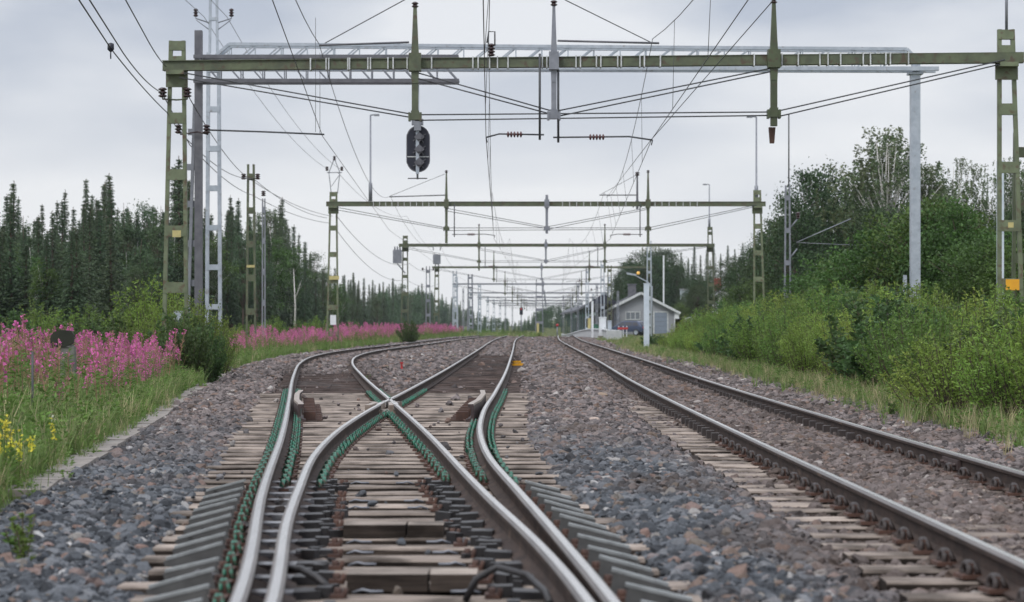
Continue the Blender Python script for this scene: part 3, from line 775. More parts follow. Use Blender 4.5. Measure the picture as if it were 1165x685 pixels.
# cable trough lids along the flower bed: every slab a thing
lid_y = 17.0
ty = []
while lid_y < 58:
    ty.append(lid_y); lid_y += 1.02
for i, y in enumerate(ty):
    y2 = y + 1.0
    xa, xb2 = float(edgeL(y)) - .18, float(edgeL(y2)) - .18
    mb = MB(); z = .0 + R.uniform(-.012, .012)
    z -= .03; mb.bar((xa + R.uniform(-.015, .015), y, z), (xb2 + R.uniform(-.015, .015), y2, z + R.uniform(-.01, .01)), .38, .09)
    o = mb.build('trough_lid', M['concrete'])
    props(o, 'concrete cable trough lid in the pale strip between ballast and flowers', 'concrete slab', 'concrete lids of the cable trough')
#PART2
# ------------------------------------------------------------------ overhead line structures
def lattice(mb, x, Y, z0, z1, w0, w1, leg=.085, batt=1.35, bh=.26, dep=.11, lean=0.0, skew=0.0, mi=0):
    """two steel legs joined by batten plates, w0 apart at the foot and w1 at the top; skew 1 keeps the outer leg upright"""
    for s in (-1, 1):
        def off(w): return s * w / 2 + skew * (w - w1) / 2
        mb.bar((x + off(w0), Y, z0), (x + off(w1), Y, z1), leg, dep, mi, up=(0, 1, 0))
    z = z1 - .5
    while z > z0 + .4:
        t = (z - z0) / (z1 - z0); w = w0 + (w1 - w0) * t
        xc = x + skew * (w - w1) / 2
        mb.box((xc, Y - dep / 2 - .004, z), (w + leg * .6, .012, bh), mi)
        mb.box((xc, Y + dep / 2 + .004, z), (w + leg * .6, .012, bh), mi)
        z -= batt
def insulator(mb, c, n=3, r=.085, h=.075, mi=0, axis='z'):
    for k in range(n):
        o = k * h
        cc = {'z': (c[0], c[1], c[2] + o), 'x': (c[0] + o, c[1], c[2]), 'y': (c[0], c[1] + o, c[2])}[axis]
        mb.lathe(cc, [(.02, 0), (r * .55, .0), (r, h * .35), (r * .9, h * .55), (r * .5, h * .9), (.02, h)], 9, mi, axis)
def wire_pts(a, b, sag=0, n=12):
    a, b = Vector(a), Vector(b)
    return [a.lerp(b, i / n) - Vector((0, 0, sag * 4 * (i / n) * (1 - i / n))) for i in range(n + 1)]
def contact_arm(parent, x0, Y, z, x1, z1, rod_top, rodx, mat_ins):
    """an upright drop tube with a registration arm carrying a ribbed insulator, its tip at x1"""
    mb = MB(); mb.tube([(rodx, Y - .15, rod_top), (rodx, Y - .15, z - .12)], .028, 7)
    mb.build('drop_tube', M['rodsteel'], parent)
    mb = MB(); s = 1 if x1 > x0 else -1
    mb.tube([(x0 - s * .12, Y - .15, z), (x0 + s * .75 * abs(x1 - x0), Y - .15, z + .02), (x1, Y - .15, z1)], .021, 6)
    mb.tube([(x1, Y - .15, z1), (x1 - s * .03, Y - .15, z1 - .12)], .014, 5)
    arm = mb.build('registration_arm', M['rodsteel'], parent)
    mb = MB(); xi = x0 + (x1 - x0) * .34
    for k in range(5): mb.lathe((xi + s * k * .075, Y - .15, z + .008), [(.02, -.03), (.07, -.012), (.07, .012), (.02, .03)], 8, 0, 'x')
    mb.build('insulator', mat_ins, arm)
def drop_post(parent, x, Y, zb, zt, zl, m, spike=True, w=.13):
    mb = MB()
    mb.bar((x, Y - .22, zl), (x, Y - .22, zb), w, w, 0, (0, 1, 0))
    mb.bar((x, Y - .22, zb), (x, Y - .22, zb + .45), w * 1.35, w * 1.2, 0, (0, 1, 0), w2=w, h2=w)
    mb.bar((x, Y - .22, zb + .45), (x, Y - .22, zt), w, w, 0, (0, 1, 0), w2=w * .55, h2=w * .55)
    mb.bar((x, Y - .22, zb - .5), (x, Y - .22, zb), w, w * 1.2, 0, (0, 1, 0), w2=w * 1.35, h2=w * 1.2)
    mb.box((x, Y - .22, zb + .0), (w * 1.9, .3, .42))
    p = mb.build('drop_post', m, parent)
    if spike:
        mb = MB(); insulator(mb, (x, Y - .22, zt), 2, .085, .07); mb.build('insulator', M['insul'], p)
    return p
def clamp(parent, x, Y, z, m):
    mb = MB(); mb.box((x, Y - .22, z), (.27, .2, .15)); mb.box((x, Y - .22, z + .11), (.19, .17, .07)); mb.box((x - .13, Y - .22, z), (.05, .24, .2)); mb.box((x + .13, Y - .22, z), (.05, .24, .2))
    mb.build('clamp', m, parent)
def rods(parent, a, b, gap=.13):
    mb = MB()
    mb.tube([a, b], .017, 6); mb.tube([(a[0], a[1] + .01, a[2] - gap), (b[0], b[1] + .01, b[2] - gap * .6)], .017, 6)
    mb.build('tie_rod', M['rodsteel'], parent)

def gantry(name, label, Y, xl, xr, posts, zb=7.4, mast_top=8.0, YR=None, cols=('olive', 'olive_light', 'olive', 'olive'), near=True, straps=None, overl=.3, overr=.35, ztop=None, masts=(1, 1), legw=(.30, .58)):
    YR = YR or Y
    t = thing(name, label, 'gantry', ((xl + xr) / 2, Y, 0), 'overhead line gantries across the tracks')
    def YY(x): return Y + (YR - Y) * (x - xl) / (xr - xl)
    def dz(Yq): return float(dip(Yq))
    D = dz(Y)
    bm = MB(); bm.bar((xl - overl, YY(xl - overl), zb + D), (xr + overr, YY(xr + overr), zb + D), .16, .21)
    if near:
        for s in (-1, 1):
            bm.bar((xl - overl, YY(xl) - .0, zb + D + s * .112), (xr + overr, YY(xr) - .0, zb + D + s * .112), .22, .016)
    bm.build('beam', M[cols[0]], t)
    for i, x in enumerate((xl, xr)):
        if not masts[i]: continue
        Ym = YY(x) + .24
        mb = MB(); lattice(mb, x, Ym, g1(x, Ym) - .1, (mast_top[i] if isinstance(mast_top, tuple) else mast_top) + D, legw[1], legw[0], .09 if near else .1, skew=1 if x > 0 else -.4)
        mtz = (mast_top[i] if isinstance(mast_top, tuple) else mast_top) + D
        for q in (-1, 1): mb.box((x, Ym + q * .062, mtz - .12), (legw[0] + .08, .014, .22))
        m = mb.build('mast', M[cols[1]], t)
        mb = MB(); mb.box((x, Ym - .07, zb + D - .28), (.52, .05, .42)); mb.box((x, Ym - .22, zb + D - .16), (.42, .34, .1)); mb.build('bracket', M[cols[1]], m)
    ps = []
    for k, (x, top, low, m, w) in enumerate(posts):
        p = drop_post(t, x, YY(x), zb + D, top + D, low + D, M[m], True, w); ps.append(p)
    zt = zb + D - 1.28
    for x, top, low, m, w in posts: clamp(t, x, YY(x), zt, M[m])
    X = [p[0] for p in posts]
    if len(X) >= 2:
        rods(t, (xl + .1, YY(xl) - .12, zb + D - .16), (X[0], YY(X[0]) - .22, zt + .05))
        rods(t, (X[0], YY(X[0]) - .22, zt + .05), (X[-1], YY(X[-1]) - .22, zt + .05), .13)
        rods(t, (X[-1], YY(X[-1]) - .22, zt + .05), (xr - .1, YY(xr) - .12, zb + D - .06))
        if len(X) == 3:
            rods(t, (X[0] + .08, YY(X[0]) - .22, zb + D - .25), (X[1], YY(X[1]) - .22, zt + .1))
            rods(t, (X[1], YY(X[1]) - .22, zt + .1), (X[2] - .08, YY(X[2]) - .22, zb + D - .22))
    if straps:
        for px in straps:
            mb = MB(); x = PX(px, YY(0)); yy = YY(x)
            for s in (-1, 1): mb.box((x, yy + s * .125, zb + D), (.03, .012, .27))
            for s in (-1, 1): mb.box((x, yy, zb + D + s * .135), (.03, .26, .012))
            mb.build('cable_strap', M['strap'], t)
    return t, YY

Y1 = 51.5
G1, YY1 = gantry('overhead_gantry', 'nearest green gantry, its long beam crossing the whole track yard', 52.3, PX(200, 52.3), PX(1147, 50.7),
    [(PX(472, Y1), PZ(8, Y1), PZ(131, Y1), 'olive', .15), (PX(630, Y1), PZ(8, Y1), PZ(131, Y1), 'galv_dark', .12), (PX(877, Y1), PZ(8, Y1), PZ(146, Y1), 'olive_dark', .15)],
    zb=7.43, mast_top=(PZ(45, 52.3), PZ(32, 50.7)), YR=50.7,
    straps=[352, 370, 373, 395, 397, 418, 421, 441, 447, 463, 471, 491, 538, 544, 557, 566, 578, 617, 622, 655, 660, 678, 683, 702, 706, 727, 732, 750, 855, 886, 904, 928, 937, 951, 976, 984, 1001, 1006, 1026])
mb = MB(); mb.bar((PX(877, Y1), Y1 - .22, PZ(146, Y1)), (PX(877, Y1), Y1 - .22, PZ(164, Y1)), .15, .15, 0, (0, 1, 0), w2=.10, h2=.10); mb.build('post_tip', M['rust'], G1)
contact_arm(G1, PX(613, Y1), Y1, PZ(154, Y1), PX(553, Y1), PZ(157, Y1), PZ(62, Y1), PX(614, Y1), M['insul_red'])
contact_arm(G1, PX(635, Y1), Y1, PZ(157, Y1), PX(742, Y1), PZ(160, Y1), PZ(80, Y1), PX(635, Y1), M['insul_red'])
for px0, px1, py0, py1 in ((634, 749, 48, 51), (365, 466, 53, 50)):
    mb = MB(); mb.tube([(PX(px0, Y1), Y1 - .25, PZ(py0, Y1)), (PX(px1, Y1), Y1 - .3, PZ(py1, Y1))], .026, 6); mb.build('messenger_arm', M['darksteel'], G1)
mb = MB(); mb.tube([W(554, 49, Y1), W(556, 36, Y1), W(563, 36, Y1), W(563, 52, Y1)], .02, 6); hk = mb.build('hook_bracket', M['rodsteel'], G1)
mb = MB(); insulator(mb, W(559, 64, Y1), 4, .095, .075); mb.build('insulator', M['insul'], hk)
for px, py, Y in ((185, 107, 52.3), (213, 107, 52.3)):
    mb = MB(); x, _, z = W(px, py, Y); mb.tube([(x, Y, z - .12), (x, Y, z + .02)], .016, 5); mb.tube([(x, Y, z - .12), (PX(199, Y), Y + .2, z - .12)], .02, 5); br = mb.build('insulator_bracket', M['olive'], G1)
    mb = MB(); insulator(mb, (x, Y, z - .08), 3, .11, .08); mb.build('insulator', M['insul'], br)
mb = MB(); x, y, z = W(1152, 324, 50.6); mb.box((x, y, z), (.31, .02, .25)); mb.build('yellow_sign', M['yellow'], G1)
mb = MB(); x, y, z = W(1150, 256, 50.6); mb.box((x, y, z), (.12, .04, .12)); mb.build('mast_tag', M['ltyellow'], G1)
mb = MB(); x, y, z = W(201, 266, 52.25); mb.box((x, y, z), (.2, .03, .16)); mb.build('mast_tag', M['ltyellow'], G1)
mb = MB(); x, y, z = W(203, 360, 52.1); mb.box((x, y, z), (.2, .16, .26)); mb.tube([(x, y, z - .1), (x, y, g1(x, y))], .03, 6); mb.build('earth_box', M['galv'], G1)

# second to tenth gantries
def std_posts(Y, xs3, tops, lows, mats=('olive', 'galv_dark', 'olive'), w=.13):
    return [(x, tp, lo, m, w) for x, tp, lo, m in zip(xs3, tops, lows, mats)]
Y2, Y3, Y4 = 112.0, 172.0, 232.0
G2, _ = gantry('overhead_gantry', 'second green gantry beyond the nearest one, with lamp poles standing on its beam', Y2, PX(379, Y2), PX(862, Y2),
    std_posts(Y2, (PX(508, Y2), PX(622, Y2), PX(737, Y2)), (PZ(197, Y2), 7.5, PZ(197, Y2)), (PZ(277, Y2), PZ(266, Y2), PZ(279, Y2))), zb=7.39, mast_top=(PZ(218, Y2), PZ(216, Y2)), near=True,
    straps=list(range(425, 500, 7)) + list(range(640, 720, 8)) + list(range(745, 800, 8)), overl=.35, overr=.4)
contact_arm(G2, PX(517, Y2), Y2, PZ(267, Y2), PX(563, Y2), PZ(268, Y2), 7.4, PX(517, Y2), M['insul_red'])
contact_arm(G2, PX(728, Y2), Y2, PZ(267, Y2), PX(694, Y2), PZ(268, Y2), 7.4, PX(728, Y2), M['insul_red'])
mb = MB(); mb.tube([(PX(443, Y2), Y2, PZ(224, Y2)), (PX(508, Y2), Y2, PZ(222, Y2))], .03, 6); mb.tube([(PX(682, Y2), Y2, PZ(222, Y2)), (PX(725, Y2), Y2, PZ(222, Y2))], .03, 6); mb.build('messenger_arm', M['rodsteel'], G2)
mb = MB(); x = PX(725, Y2); mb.bar((x, Y2, PZ(238, Y2)), (x, Y2, PZ(200, Y2)), .12, .12, 0, (0, 1, 0), w2=.08, h2=.08); mb.tube([(x - .22, Y2, PZ(236, Y2)), (x, Y2, PZ(226, Y2)), (x + .22, Y2, PZ(236, Y2))], .035, 6); st = mb.build('messenger_post', M['darksteel'], G2)
mb = MB(); insulator(mb, (x, Y2, PZ(200, Y2)), 2, .13, .1); mb.build('insulator', M['insul'], st)
mb = MB(); xm = PX(380, Y2)                             # thin lattice head on the left mast with its insulators
for s in (-1, 1): mb.bar((xm + s * .16, Y2 + .24, PZ(220, Y2)), (xm + s * .28, Y2 + .24, PZ(196, Y2)), .04); mb.bar((xm + s * .28, Y2 + .24, PZ(196, Y2)), (xm, Y2 + .24, PZ(180, Y2)), .04)
mb.bar((xm - .16, Y2 + .24, PZ(212, Y2)), (xm + .25, Y2 + .24, PZ(199, Y2)), .03); mb.bar((xm - .38, Y2 + .24, PZ(196, Y2)), (xm + .38, Y2 + .24, PZ(196, Y2)), .04)
hd = mb.build('mast_head', M['galv_dark'], G2)
for dx, py in ((-.38, 194), (.38, 194), (0, 182)):
    mb = MB(); insulator(mb, (xm + dx, Y2 + .24, PZ(py, Y2)), 3, .09, .075); mb.build('insulator', M['insul'], hd)
mb = MB(); mb.box((xm, Y2 + .1, PZ(316, Y2)), (.5, .05, .2)); mb.build('mast_tag', M['ltyellow'], G2)
mb = MB(); mb.box((xm - .05, Y2 + .08, PZ(364, Y2)), (.3, .05, .5)); mb.build('number_plate', M['white'], G2)

G3, _ = gantry('overhead_gantry', 'third green gantry, carrying a grey transformer box on its mast', Y3, PX(461, Y3), PX(808, Y3),
    std_posts(Y3, (PX(545, Y3), PX(621, Y3), PX(688, Y3)), (PZ(257, Y3), 7.55, PZ(257, Y3)), (PZ(308, Y3), PZ(300, Y3), PZ(310, Y3))), zb=7.42, mast_top=(PZ(268, Y3), PZ(258, Y3)), overl=.5, overr=.35, cols=('olive', 'olive', 'olive', 'olive'))
mb = MB(); x = PX(452, Y3); mb.box((x, Y3 + .1, PZ(292, Y3)), (.68, .5, 1.05))
for k in range(3): mb.lathe((x - .2 + k * .2, Y3 + .1, PZ(292, Y3) + .52), [(.05, 0), (.08, .04), (.05, .1), (.07, .14), (.03, .3)], 7)
mb.tube([(x, Y3 + .1, PZ(300, Y3)), (PX(461, Y3), Y3 + .2, PZ(311, Y3))], .05, 6); mb.build('transformer', M['galv_dark'], G3)
for xx, x2 in ((PX(552, Y3), PX(565, Y3)), (PX(680, Y3), PX(664, Y3))): contact_arm(G3, xx, Y3, 5.75, x2, 5.7, 7.4, xx, M['insul_red'])
labels = ['fourth gantry along the line, seen through the three green gantries before it', 'fifth gantry along the line, small and grey green', 'sixth gantry along the line, small above the far platform',
          'seventh gantry along the line, a thin frame above the bend', 'eighth gantry along the line, among the thin far frames', 'ninth gantry along the line, next to last of the thin far frames', 'farthest gantry before the distant trees']
farp = [(Y4, 497, 738), (292, 519, 694), (352, 536, 690), (412, 546, 675), (472, 555, 668), (532, 562, 660), (592, 569, 654)]
for (Y, pl, pr), lab in zip(farp, labels):
    xl, xr = PX(pl, Y), PX(pr, Y); cD = float(fC(Y) + fD(Y)) / 2; cE = float(fE(Y)) + .75
    far = Y > 300
    g, _ = gantry('overhead_gantry', lab, Y, xl, xr, std_posts(Y, (max(xl + 1.2, cD - 2.6), (cD + cE) / 2, min(cE + 2.6, xr - 1.2)), (8.9, 7.6, 8.9), (5.8, 6.1, 5.8), ('olive', 'galv_dark', 'olive')),
                  zb=7.35, mast_top=8.3, near=False, cols=('olive' if Y < 250 else 'galv_dark',) + (('olive' if Y < 240 else 'galv'),) * 3, overl=.5, overr=.5)
    contact_arm(g, cD - 2.3, Y, 5.75, cD - .2, 5.7, 7.4, cD - 2.3, M['insul_red'])
    contact_arm(g, cE + 2.3, Y, 5.75, cE + .2, 5.7, 7.4, cE + 2.3, M['insul_red'])
    if Y == Y4:
        mb = MB(); x = PX(497, Y); mb.box((x + .0, Y - .1, PZ(295, Y)), (.8, .5, 1.0)); mb.tube([(x - .35, Y, PZ(285, Y)), (x - .45, Y, PZ(277, Y))], .05, 5); mb.tube([(x + .35, Y, PZ(285, Y)), (x + .45, Y, PZ(277, Y))], .05, 5); mb.build('transformer', M['galv_dark'], g)

# grey signal bracket: dark upright with a leaning latticed leg and a cantilever truss over the loop track
YA = 57.0
SB = thing('signal_bracket', 'dark grey signal bracket reaching over the loop track from behind the near green mast', 'signal bracket', (PX(225, YA), YA, 0))
mb = MB(); xa = PX(226, YA); mb.bar((xa, YA, g1(xa, YA)), (xa, YA, PZ(35, YA)), .19, .2, 0, (0, 1, 0)); mb.build('upright', M['darksteel'], SB)
mb = MB(); mb.bar((PX(212, YA), YA + .05, g1(xa, YA)), (PX(221, YA), YA + .05, PZ(118, YA)), .075, .1, 0, (0, 1, 0))
for py in (150, 190, 232, 277, 322): mb.box((PX(220 - (py - 118) * .02, YA), YA + .06, PZ(py, YA)), (PX(225, YA) - PX(214 - (py - 118) * .02, YA), .02, .17))
mb.build('lattice_leg', M['galv_dark'], SB)
xt = PX(522, YA)
for k, (py, w) in enumerate(((65.5, .09), (93, .1))):
    mb = MB()
    for dy in (-.22, .22): mb.bar((xa - .1, YA + dy, PZ(py, YA)), (xt, YA + dy, PZ(py, YA)), w, w)
    mb.build('truss_chord', M['darksteel'], SB)
mb = MB(); nseg = 12; zt_, zl_ = PZ(65.5, YA), PZ(93, YA)
for dy in (-.22, .22):
    for k in range(nseg):
        x0 = xa + (xt - xa) * k / nseg; x1 = xa + (xt - xa) * (k + 1) / nseg
        mb.bar((x0, YA + dy, zt_), (x1, YA + dy, zl_), .035, .035, 0, (0, 1, 0)); mb.bar((x1, YA + dy, zt_ if k < nseg - 1 else zl_ + .05), (x1, YA + dy, zl_), .03, .03, 0, (0, 1, 0))
mb.build('truss_lacing', M['galv_dark'], SB)
for px in (205, 237):
    mb = MB(); insulator(mb, W(px - 2, 152, YA - .2), 3, .1, .08); mb.tube([W(225, 150, YA - .2), W(px, 153, YA - .2)], .02, 5); mb.build('insulator', M['insul'], SB)
mb = MB(); mb.tube([W(238, 148, YA), W(300, 150, YA), W(369, 153, YA)], .024, 6); mb.build('registration_arm', M['rodsteel'], SB)

SG = thing('railway_signal', 'black three lamp railway signal seen from behind, hanging above the crossing', 'signal', W(475, 200, YA - .02))
YS = YA - .03
mb = MB(); mb.bar(W(475, 96, YS), W(475, 198, YS), .085, .06, 0, (0, 1, 0)); mb.build('hanger', M['galv'], SG)
mb = MB(); mb.box(W(475, 139, YS), (.30, .14, .16)); mb.box(W(475, 143, YS - .02), (.18, .16, .26)); mb.build('hanger_clamp', M['galv_dark'], SG)
mb = MB(); xs_, _, z0 = W(475.5, 195, YS); z1 = PZ(143, YS); r = .285
prof = []
for k in range(13): a = math.pi * k / 12; prof.append((xs_ + r * math.cos(a), z1 - r + r * math.sin(a)))
for k in range(13): a = math.pi + math.pi * k / 12; prof.append((xs_ + r * math.cos(a), z0 + r + r * math.sin(a)))
mb.prism(prof, YS + .12, YS + .15); bkb = mb.build('back_board', M['sigblack'], SG)
mb = MB()
for k in range(len(prof)):
    a, b2 = prof[k], prof[(k + 1) % len(prof)]
    mb.bar((a[0], YS + .135, a[1]), (b2[0], YS + .135, b2[1]), .045, .028)
mb.build('board_rim', M['darksteel'], bkb)
mb = MB(); mb.box((xs_, YS + .113, PZ(178, YS)), (.56, .012, .025)); mb.build('board_seam', M['strap'], bkb)
for py in (156, 170, 185):
    mb = MB(); x, _, z = W(477, py, YS)
    mb.box((x, YS + .03, z), (.19, .16, .19), 0, Matrix.Rotation(math.radians(45), 3, 'Y')); mb.box((x, YS - .06, z), (.12, .04, .12), 0)
    for a in (.6, 2.2, 3.7, 5.3): mb.bar((x, YS + .09, z), (x + .2 * math.cos(a), YS + .1, z + .16 * math.sin(a)), .025, .025)
    mb.build('lamp_housing', M['darksteel'], SG)
mb = MB(); mb.bar(W(475, 198, YS), W(475, 204, YS), .05, .05, 0, (0, 1, 0)); mb.box(W(475, 203, YS), (.5, .1, .022)); mb.build('foot_bar', M['rodsteel'], SG)

# pale galvanised portal behind
YB = 64.0
PB = thing('signal_gantry', 'pale galvanised truss portal right behind the nearest green gantry', 'gantry', (1.5, YB, 0))
xl, xr = PX(243, YB), PX(1041, YB)
mb = MB(); lattice(mb, xl, YB, g1(xl, YB), PZ(60, YB), .40, .30, .1, 1.15, .16, .14, skew=0); lattice(mb, xl, YB, PZ(60, YB), PZ(-22, YB), .22, .18, .07, .62, .1, .1)
mb.build('lattice_mast', M['galv'], PB)
mb = MB()
for s in (-1, 1):
    mb.tube([(xl + s * .12, YB, PZ(26, YB)), (xl + s * .52, YB, PZ(21, YB)), (xl + s * .52, YB, PZ(18, YB))], .018, 5); mb.tube([(xl + s * .12, YB, PZ(34, YB)), (xl + s * .5, YB, PZ(23, YB))], .014, 5)
ar = mb.build('cross_arm', M['galv_dark'], PB)
for s in (-1, 1):
    mb = MB(); insulator(mb, (xl + s * .52, YB, PZ(19, YB)), 3, .075, .08); mb.build('insulator', M['insul'], ar)
mb = MB(); mb.bar((xr, YB, g1(xr, YB) - .1), (xr, YB, PZ(83, YB)), .27, .27, 0, (0, 1, 0)); mb.box((xr, YB, PZ(84, YB)), (.42, .42, .06)); mb.box((xr + .02, YB, PZ(76, YB)), (.22, .3, .3)); mb.build('post', M['galv'], PB)
mb = MB(); x = PX(1029.5, YB); mb.bar((x, YB, g1(x, YB)), (x, YB, PZ(313, YB)), .1, .1, 0, (0, 1, 0)); mb.build('stub_post', M['galv'], PB)
def zu(x): return PZ(51.5 + (x - PX(262, YB)) / (PX(1030, YB) - PX(262, YB)) * 5.5, YB)
def zlw(x): return PZ(77.5 + (x - PX(262, YB)) / (PX(1030, YB) - PX(262, YB)) * 1.8, YB)
x0, x1 = PX(262, YB), PX(1030, YB)
mb = MB()
for dy in (-.25, .25):
    mb.bar((x0, YB + dy, zu(x0)), (x1, YB + dy, zu(x1)), .09, .09)
    mb.bar((PX(247, YB), YB + dy, PZ(64, YB)), (x0, YB + dy, zu(x0)), .085, .085); mb.bar((x1, YB + dy, zu(x1)), (PX(1041, YB), YB + dy, PZ(68, YB)), .085, .085)
mb.build('upper_chord', M['galv'], PB)
mb = MB()
for dy in (-.25, .25): mb.bar((xl, YB + dy, zlw(xl)), (PX(1066, YB), YB + dy, zlw(PX(1066, YB))), .12, .12)
mb.build('lower_chord', M['galv'], PB)
mb = MB(); n_ = 26
for dy in (-.25, .25):
    for k in range(n_):
        a, bq = x0 + (x1 - x0) * k / n_, x0 + (x1 - x0) * (k + 1) / n_
        if k % 2 == 0 or dy < 0: mb.bar((a, YB + dy, zu(a)), (a, YB + dy, zlw(a)), .035, .035, 0, (0, 1, 0))
        mb.bar((a, YB + dy, zlw(a)), (bq, YB + dy, zu(bq)), .04, .04, 0, (0, 1, 0))
mb.build('lacing', M['galv'], PB)

# other masts, lamps and posts
def lattice_mast(px, Y, py_top, label, m, w0=.42, w1=.3, name='line_mast', cat='mast', arms=(), tag_at=None, group=None, leg=.085):
    x = PX(px, Y); t = thing(name, label, cat, (x, Y, g1(x, Y)), group)
    mb = MB(); lattice(mb, x, Y, g1(x, Y) - .1, PZ(py_top, Y), w0, w1, leg); mb.build('mast', M[m], t)
    for dx, py in arms:
        mb = MB(); mb.tube([(x, Y - .1, PZ(py, Y)), (x + dx, Y - .1, PZ(py, Y))], .025, 5); a = mb.build('bracket', M[m], t)
        mb = MB(); insulator(mb, (x + dx, Y - .1, PZ(py, Y) - .05), 3, .11, .08); mb.build('insulator', M['insul'], a)
    if tag_at:
        mb = MB(); mb.box((x, Y - .09, PZ(tag_at, Y)), (w1 + .1, .02, .10)); mb.build('mast_tag', M['ltyellow'], t)
    return t
lattice_mast(285.5, 88, 187, 'narrow green lattice mast between the near gantry and the spruce forest', 'olive', .36, .22, arms=((-.28, 203), (.28, 203)), tag_at=303)
lattice_mast(300, 96, 226, 'thin short steel pole holding one brown insulator in front of tall spruces', 'galv_dark', .12, .1, arms=((.0, 222),), leg=.05, name='insulator_pole', cat='pole')
lattice_mast(487, 205, 303, 'thin lattice pole with a dark round box before the forest edge', 'galv_dark', .4, .3, arms=((-.5, 307), (.5, 307)))
lattice_mast(517.5, 262, 308, 'pale lattice mast rising from the fireweed, beyond the two transformer masts', 'galv', .5, .4, leg=.12)
lattice_mast(535, 300, 312, 'dull grey broad mast carrying a bracket at the bend', 'galv_dark', .7, .5, leg=.2)
lattice_mast(545.5, 330, 322, 'white slim mast at the bend, first of the pale pair', 'galv', .45, .35, leg=.12)
lattice_mast(613.5, 232, 318, 'grey lattice mast standing alone between the two tracks', 'galv_dark', .8, .6, leg=.09)
mb = MB(); x = PX(612, 231.8); mb.box((x, 231.8, g1(x, 231.8) + .75), (.22, .06, 1.4)); o = mb.build('marker_board', M['ltyellow'])
props(o, 'narrow yellow marker board at the foot of the mast between the tracks', 'marker board')
lattice_mast(668, 262, 305, 'pale lattice mast with small arms over the far platform', 'galv', .35, .3, arms=((-.9, 320), (.5, 330)))
lattice_mast(685.5, 215, 297, 'galvanised mast rising behind the white relay cabinet', 'galv', .34, .28, leg=.1)
lattice_mast(738.5, 224, 274, 'pale galvanised twin leg mast in front of the grey shed', 'galv', .45, .36, leg=.12)
lattice_mast(693.5, 208, 302, 'brownish lattice mast carrying a small grey box beside the relay cabinet', 'olive', .36, .3)
lattice_mast(1138, 60, 183, 'pale steel pole half hidden behind the green gantry mast', 'white_pole', .06, .06, name='steel_pole', cat='pole', leg=.12)
t = lattice_mast(1163, 56, 151, 'dark green lattice frame cut off by the picture edge', 'olive_dark', .5, .36, name='line_mast')

for px, Y, py, lab in ((527, 318, 328, 'slim grey mast just right of the dull broad mast'), (575, 420, 338, 'slim pale mast farther along the bend'), (583, 470, 342, 'thin pale mast near the end of the bend'), (641, 380, 336, 'thin grey mast at the far platform end'),
                       (650, 340, 338, 'thin grey mast before the far platform canopy'), (657.5, 300, 322, 'grey mast beside the dark platform canopy'), (662, 350, 342, 'short thin mast behind the canopy mast'), (679, 250, 322, 'grey mast above the green container'), (703, 262, 331, 'short brown mast at the shed wall corner')):
    lattice_mast(px, Y, py, lab, 'galv_dark', .2, .16, leg=.09)
def lamp_pole(px, Y, base_py, top_py, arm_px, label, m='rodsteel', r=.05, thick=None):
    x = PX(px, Y); zb = PZ(base_py, Y); zt = PZ(top_py, Y)
    t = thing('lamp_pole', label, 'lamp', (x, Y, zb))
    mb = MB(); mb.tube([(x, Y, zb), (x, Y, zb + .9), (x, Y, zb + .95), (x, Y, zt)], [r * 1.9, r * 1.9, r, r * .8], 8); mb.build('pole', M[m], t)
    xa = PX(arm_px, Y); mb = MB(); mb.bar((x, Y, zt), (xa, Y, zt + .03), .07, .06); mb.box((xa + (x - xa) * .25, Y, zt), ((abs(xa - x)) * .6, .2, .09)); mb.build('lamp_head', M['galv_dark'], t)
lamp_pole(421.5, Y2 + .05, 229, 131, 431, 'tall thin lamp pole standing on the second gantry beam near the transformer side', 'galv_dark', .05)
lamp_pole(860.5, Y2 + .3, 232, 133, 850, 'tall thin lamp pole rising from the second gantry mast beside the birch trees', 'galv_dark', .05)
lamp_pole(807, Y3 + .3, 262, 210, 800, 'lamp pole rising from the third gantry mast above the white house', 'galv_dark', .05)
mb = MB(); mb.tube([W(1145, 36, 50.95), W(1145, -30, 50.95)], .035, 7); o = mb.build('steel_pole', M['galv_dark']); props(o, 'thin grey rod standing on top of the tall green gantry mast with the yellow sign', 'pole')

# a mast with a cantilever arm by the birches
Yc = 88.0; xc = PX(896, Yc)
CM = thing('cantilever_mast', 'slim grey mast with a hinged cantilever arm in front of the birches', 'mast', (xc, Yc, 0))
mb = MB(); lattice(mb, xc, Yc, g1(xc, Yc), PZ(211, Yc), .26, .15, .06, 1.3, .2); mb.build('mast', M['galv_dark'], CM)
mb = MB(); mb.tube([(xc + .05, Yc, PZ(213, Yc)), (xc + .05, Yc, PZ(130, Yc))], .03, 6); mb.build('top_rod', M['rodsteel'], CM)
mb = MB(); mb.tube([W(906, 276, Yc), W(968, 249, Yc)], .024, 6); mb.tube([W(906, 276, Yc), W(974, 279, Yc)], .013, 6); mb.tube([W(897, 262, Yc), W(909, 247, Yc)], .03, 5); mb.tube([W(897, 296, Yc), W(907, 283, Yc)], .03, 5); am = mb.build('cantilever_arm', M['galv_dark'], CM)
mb = MB(); insulator(mb, W(908, 249, Yc), 3, .1, .09); mb.build('insulator', M['insul'], am)

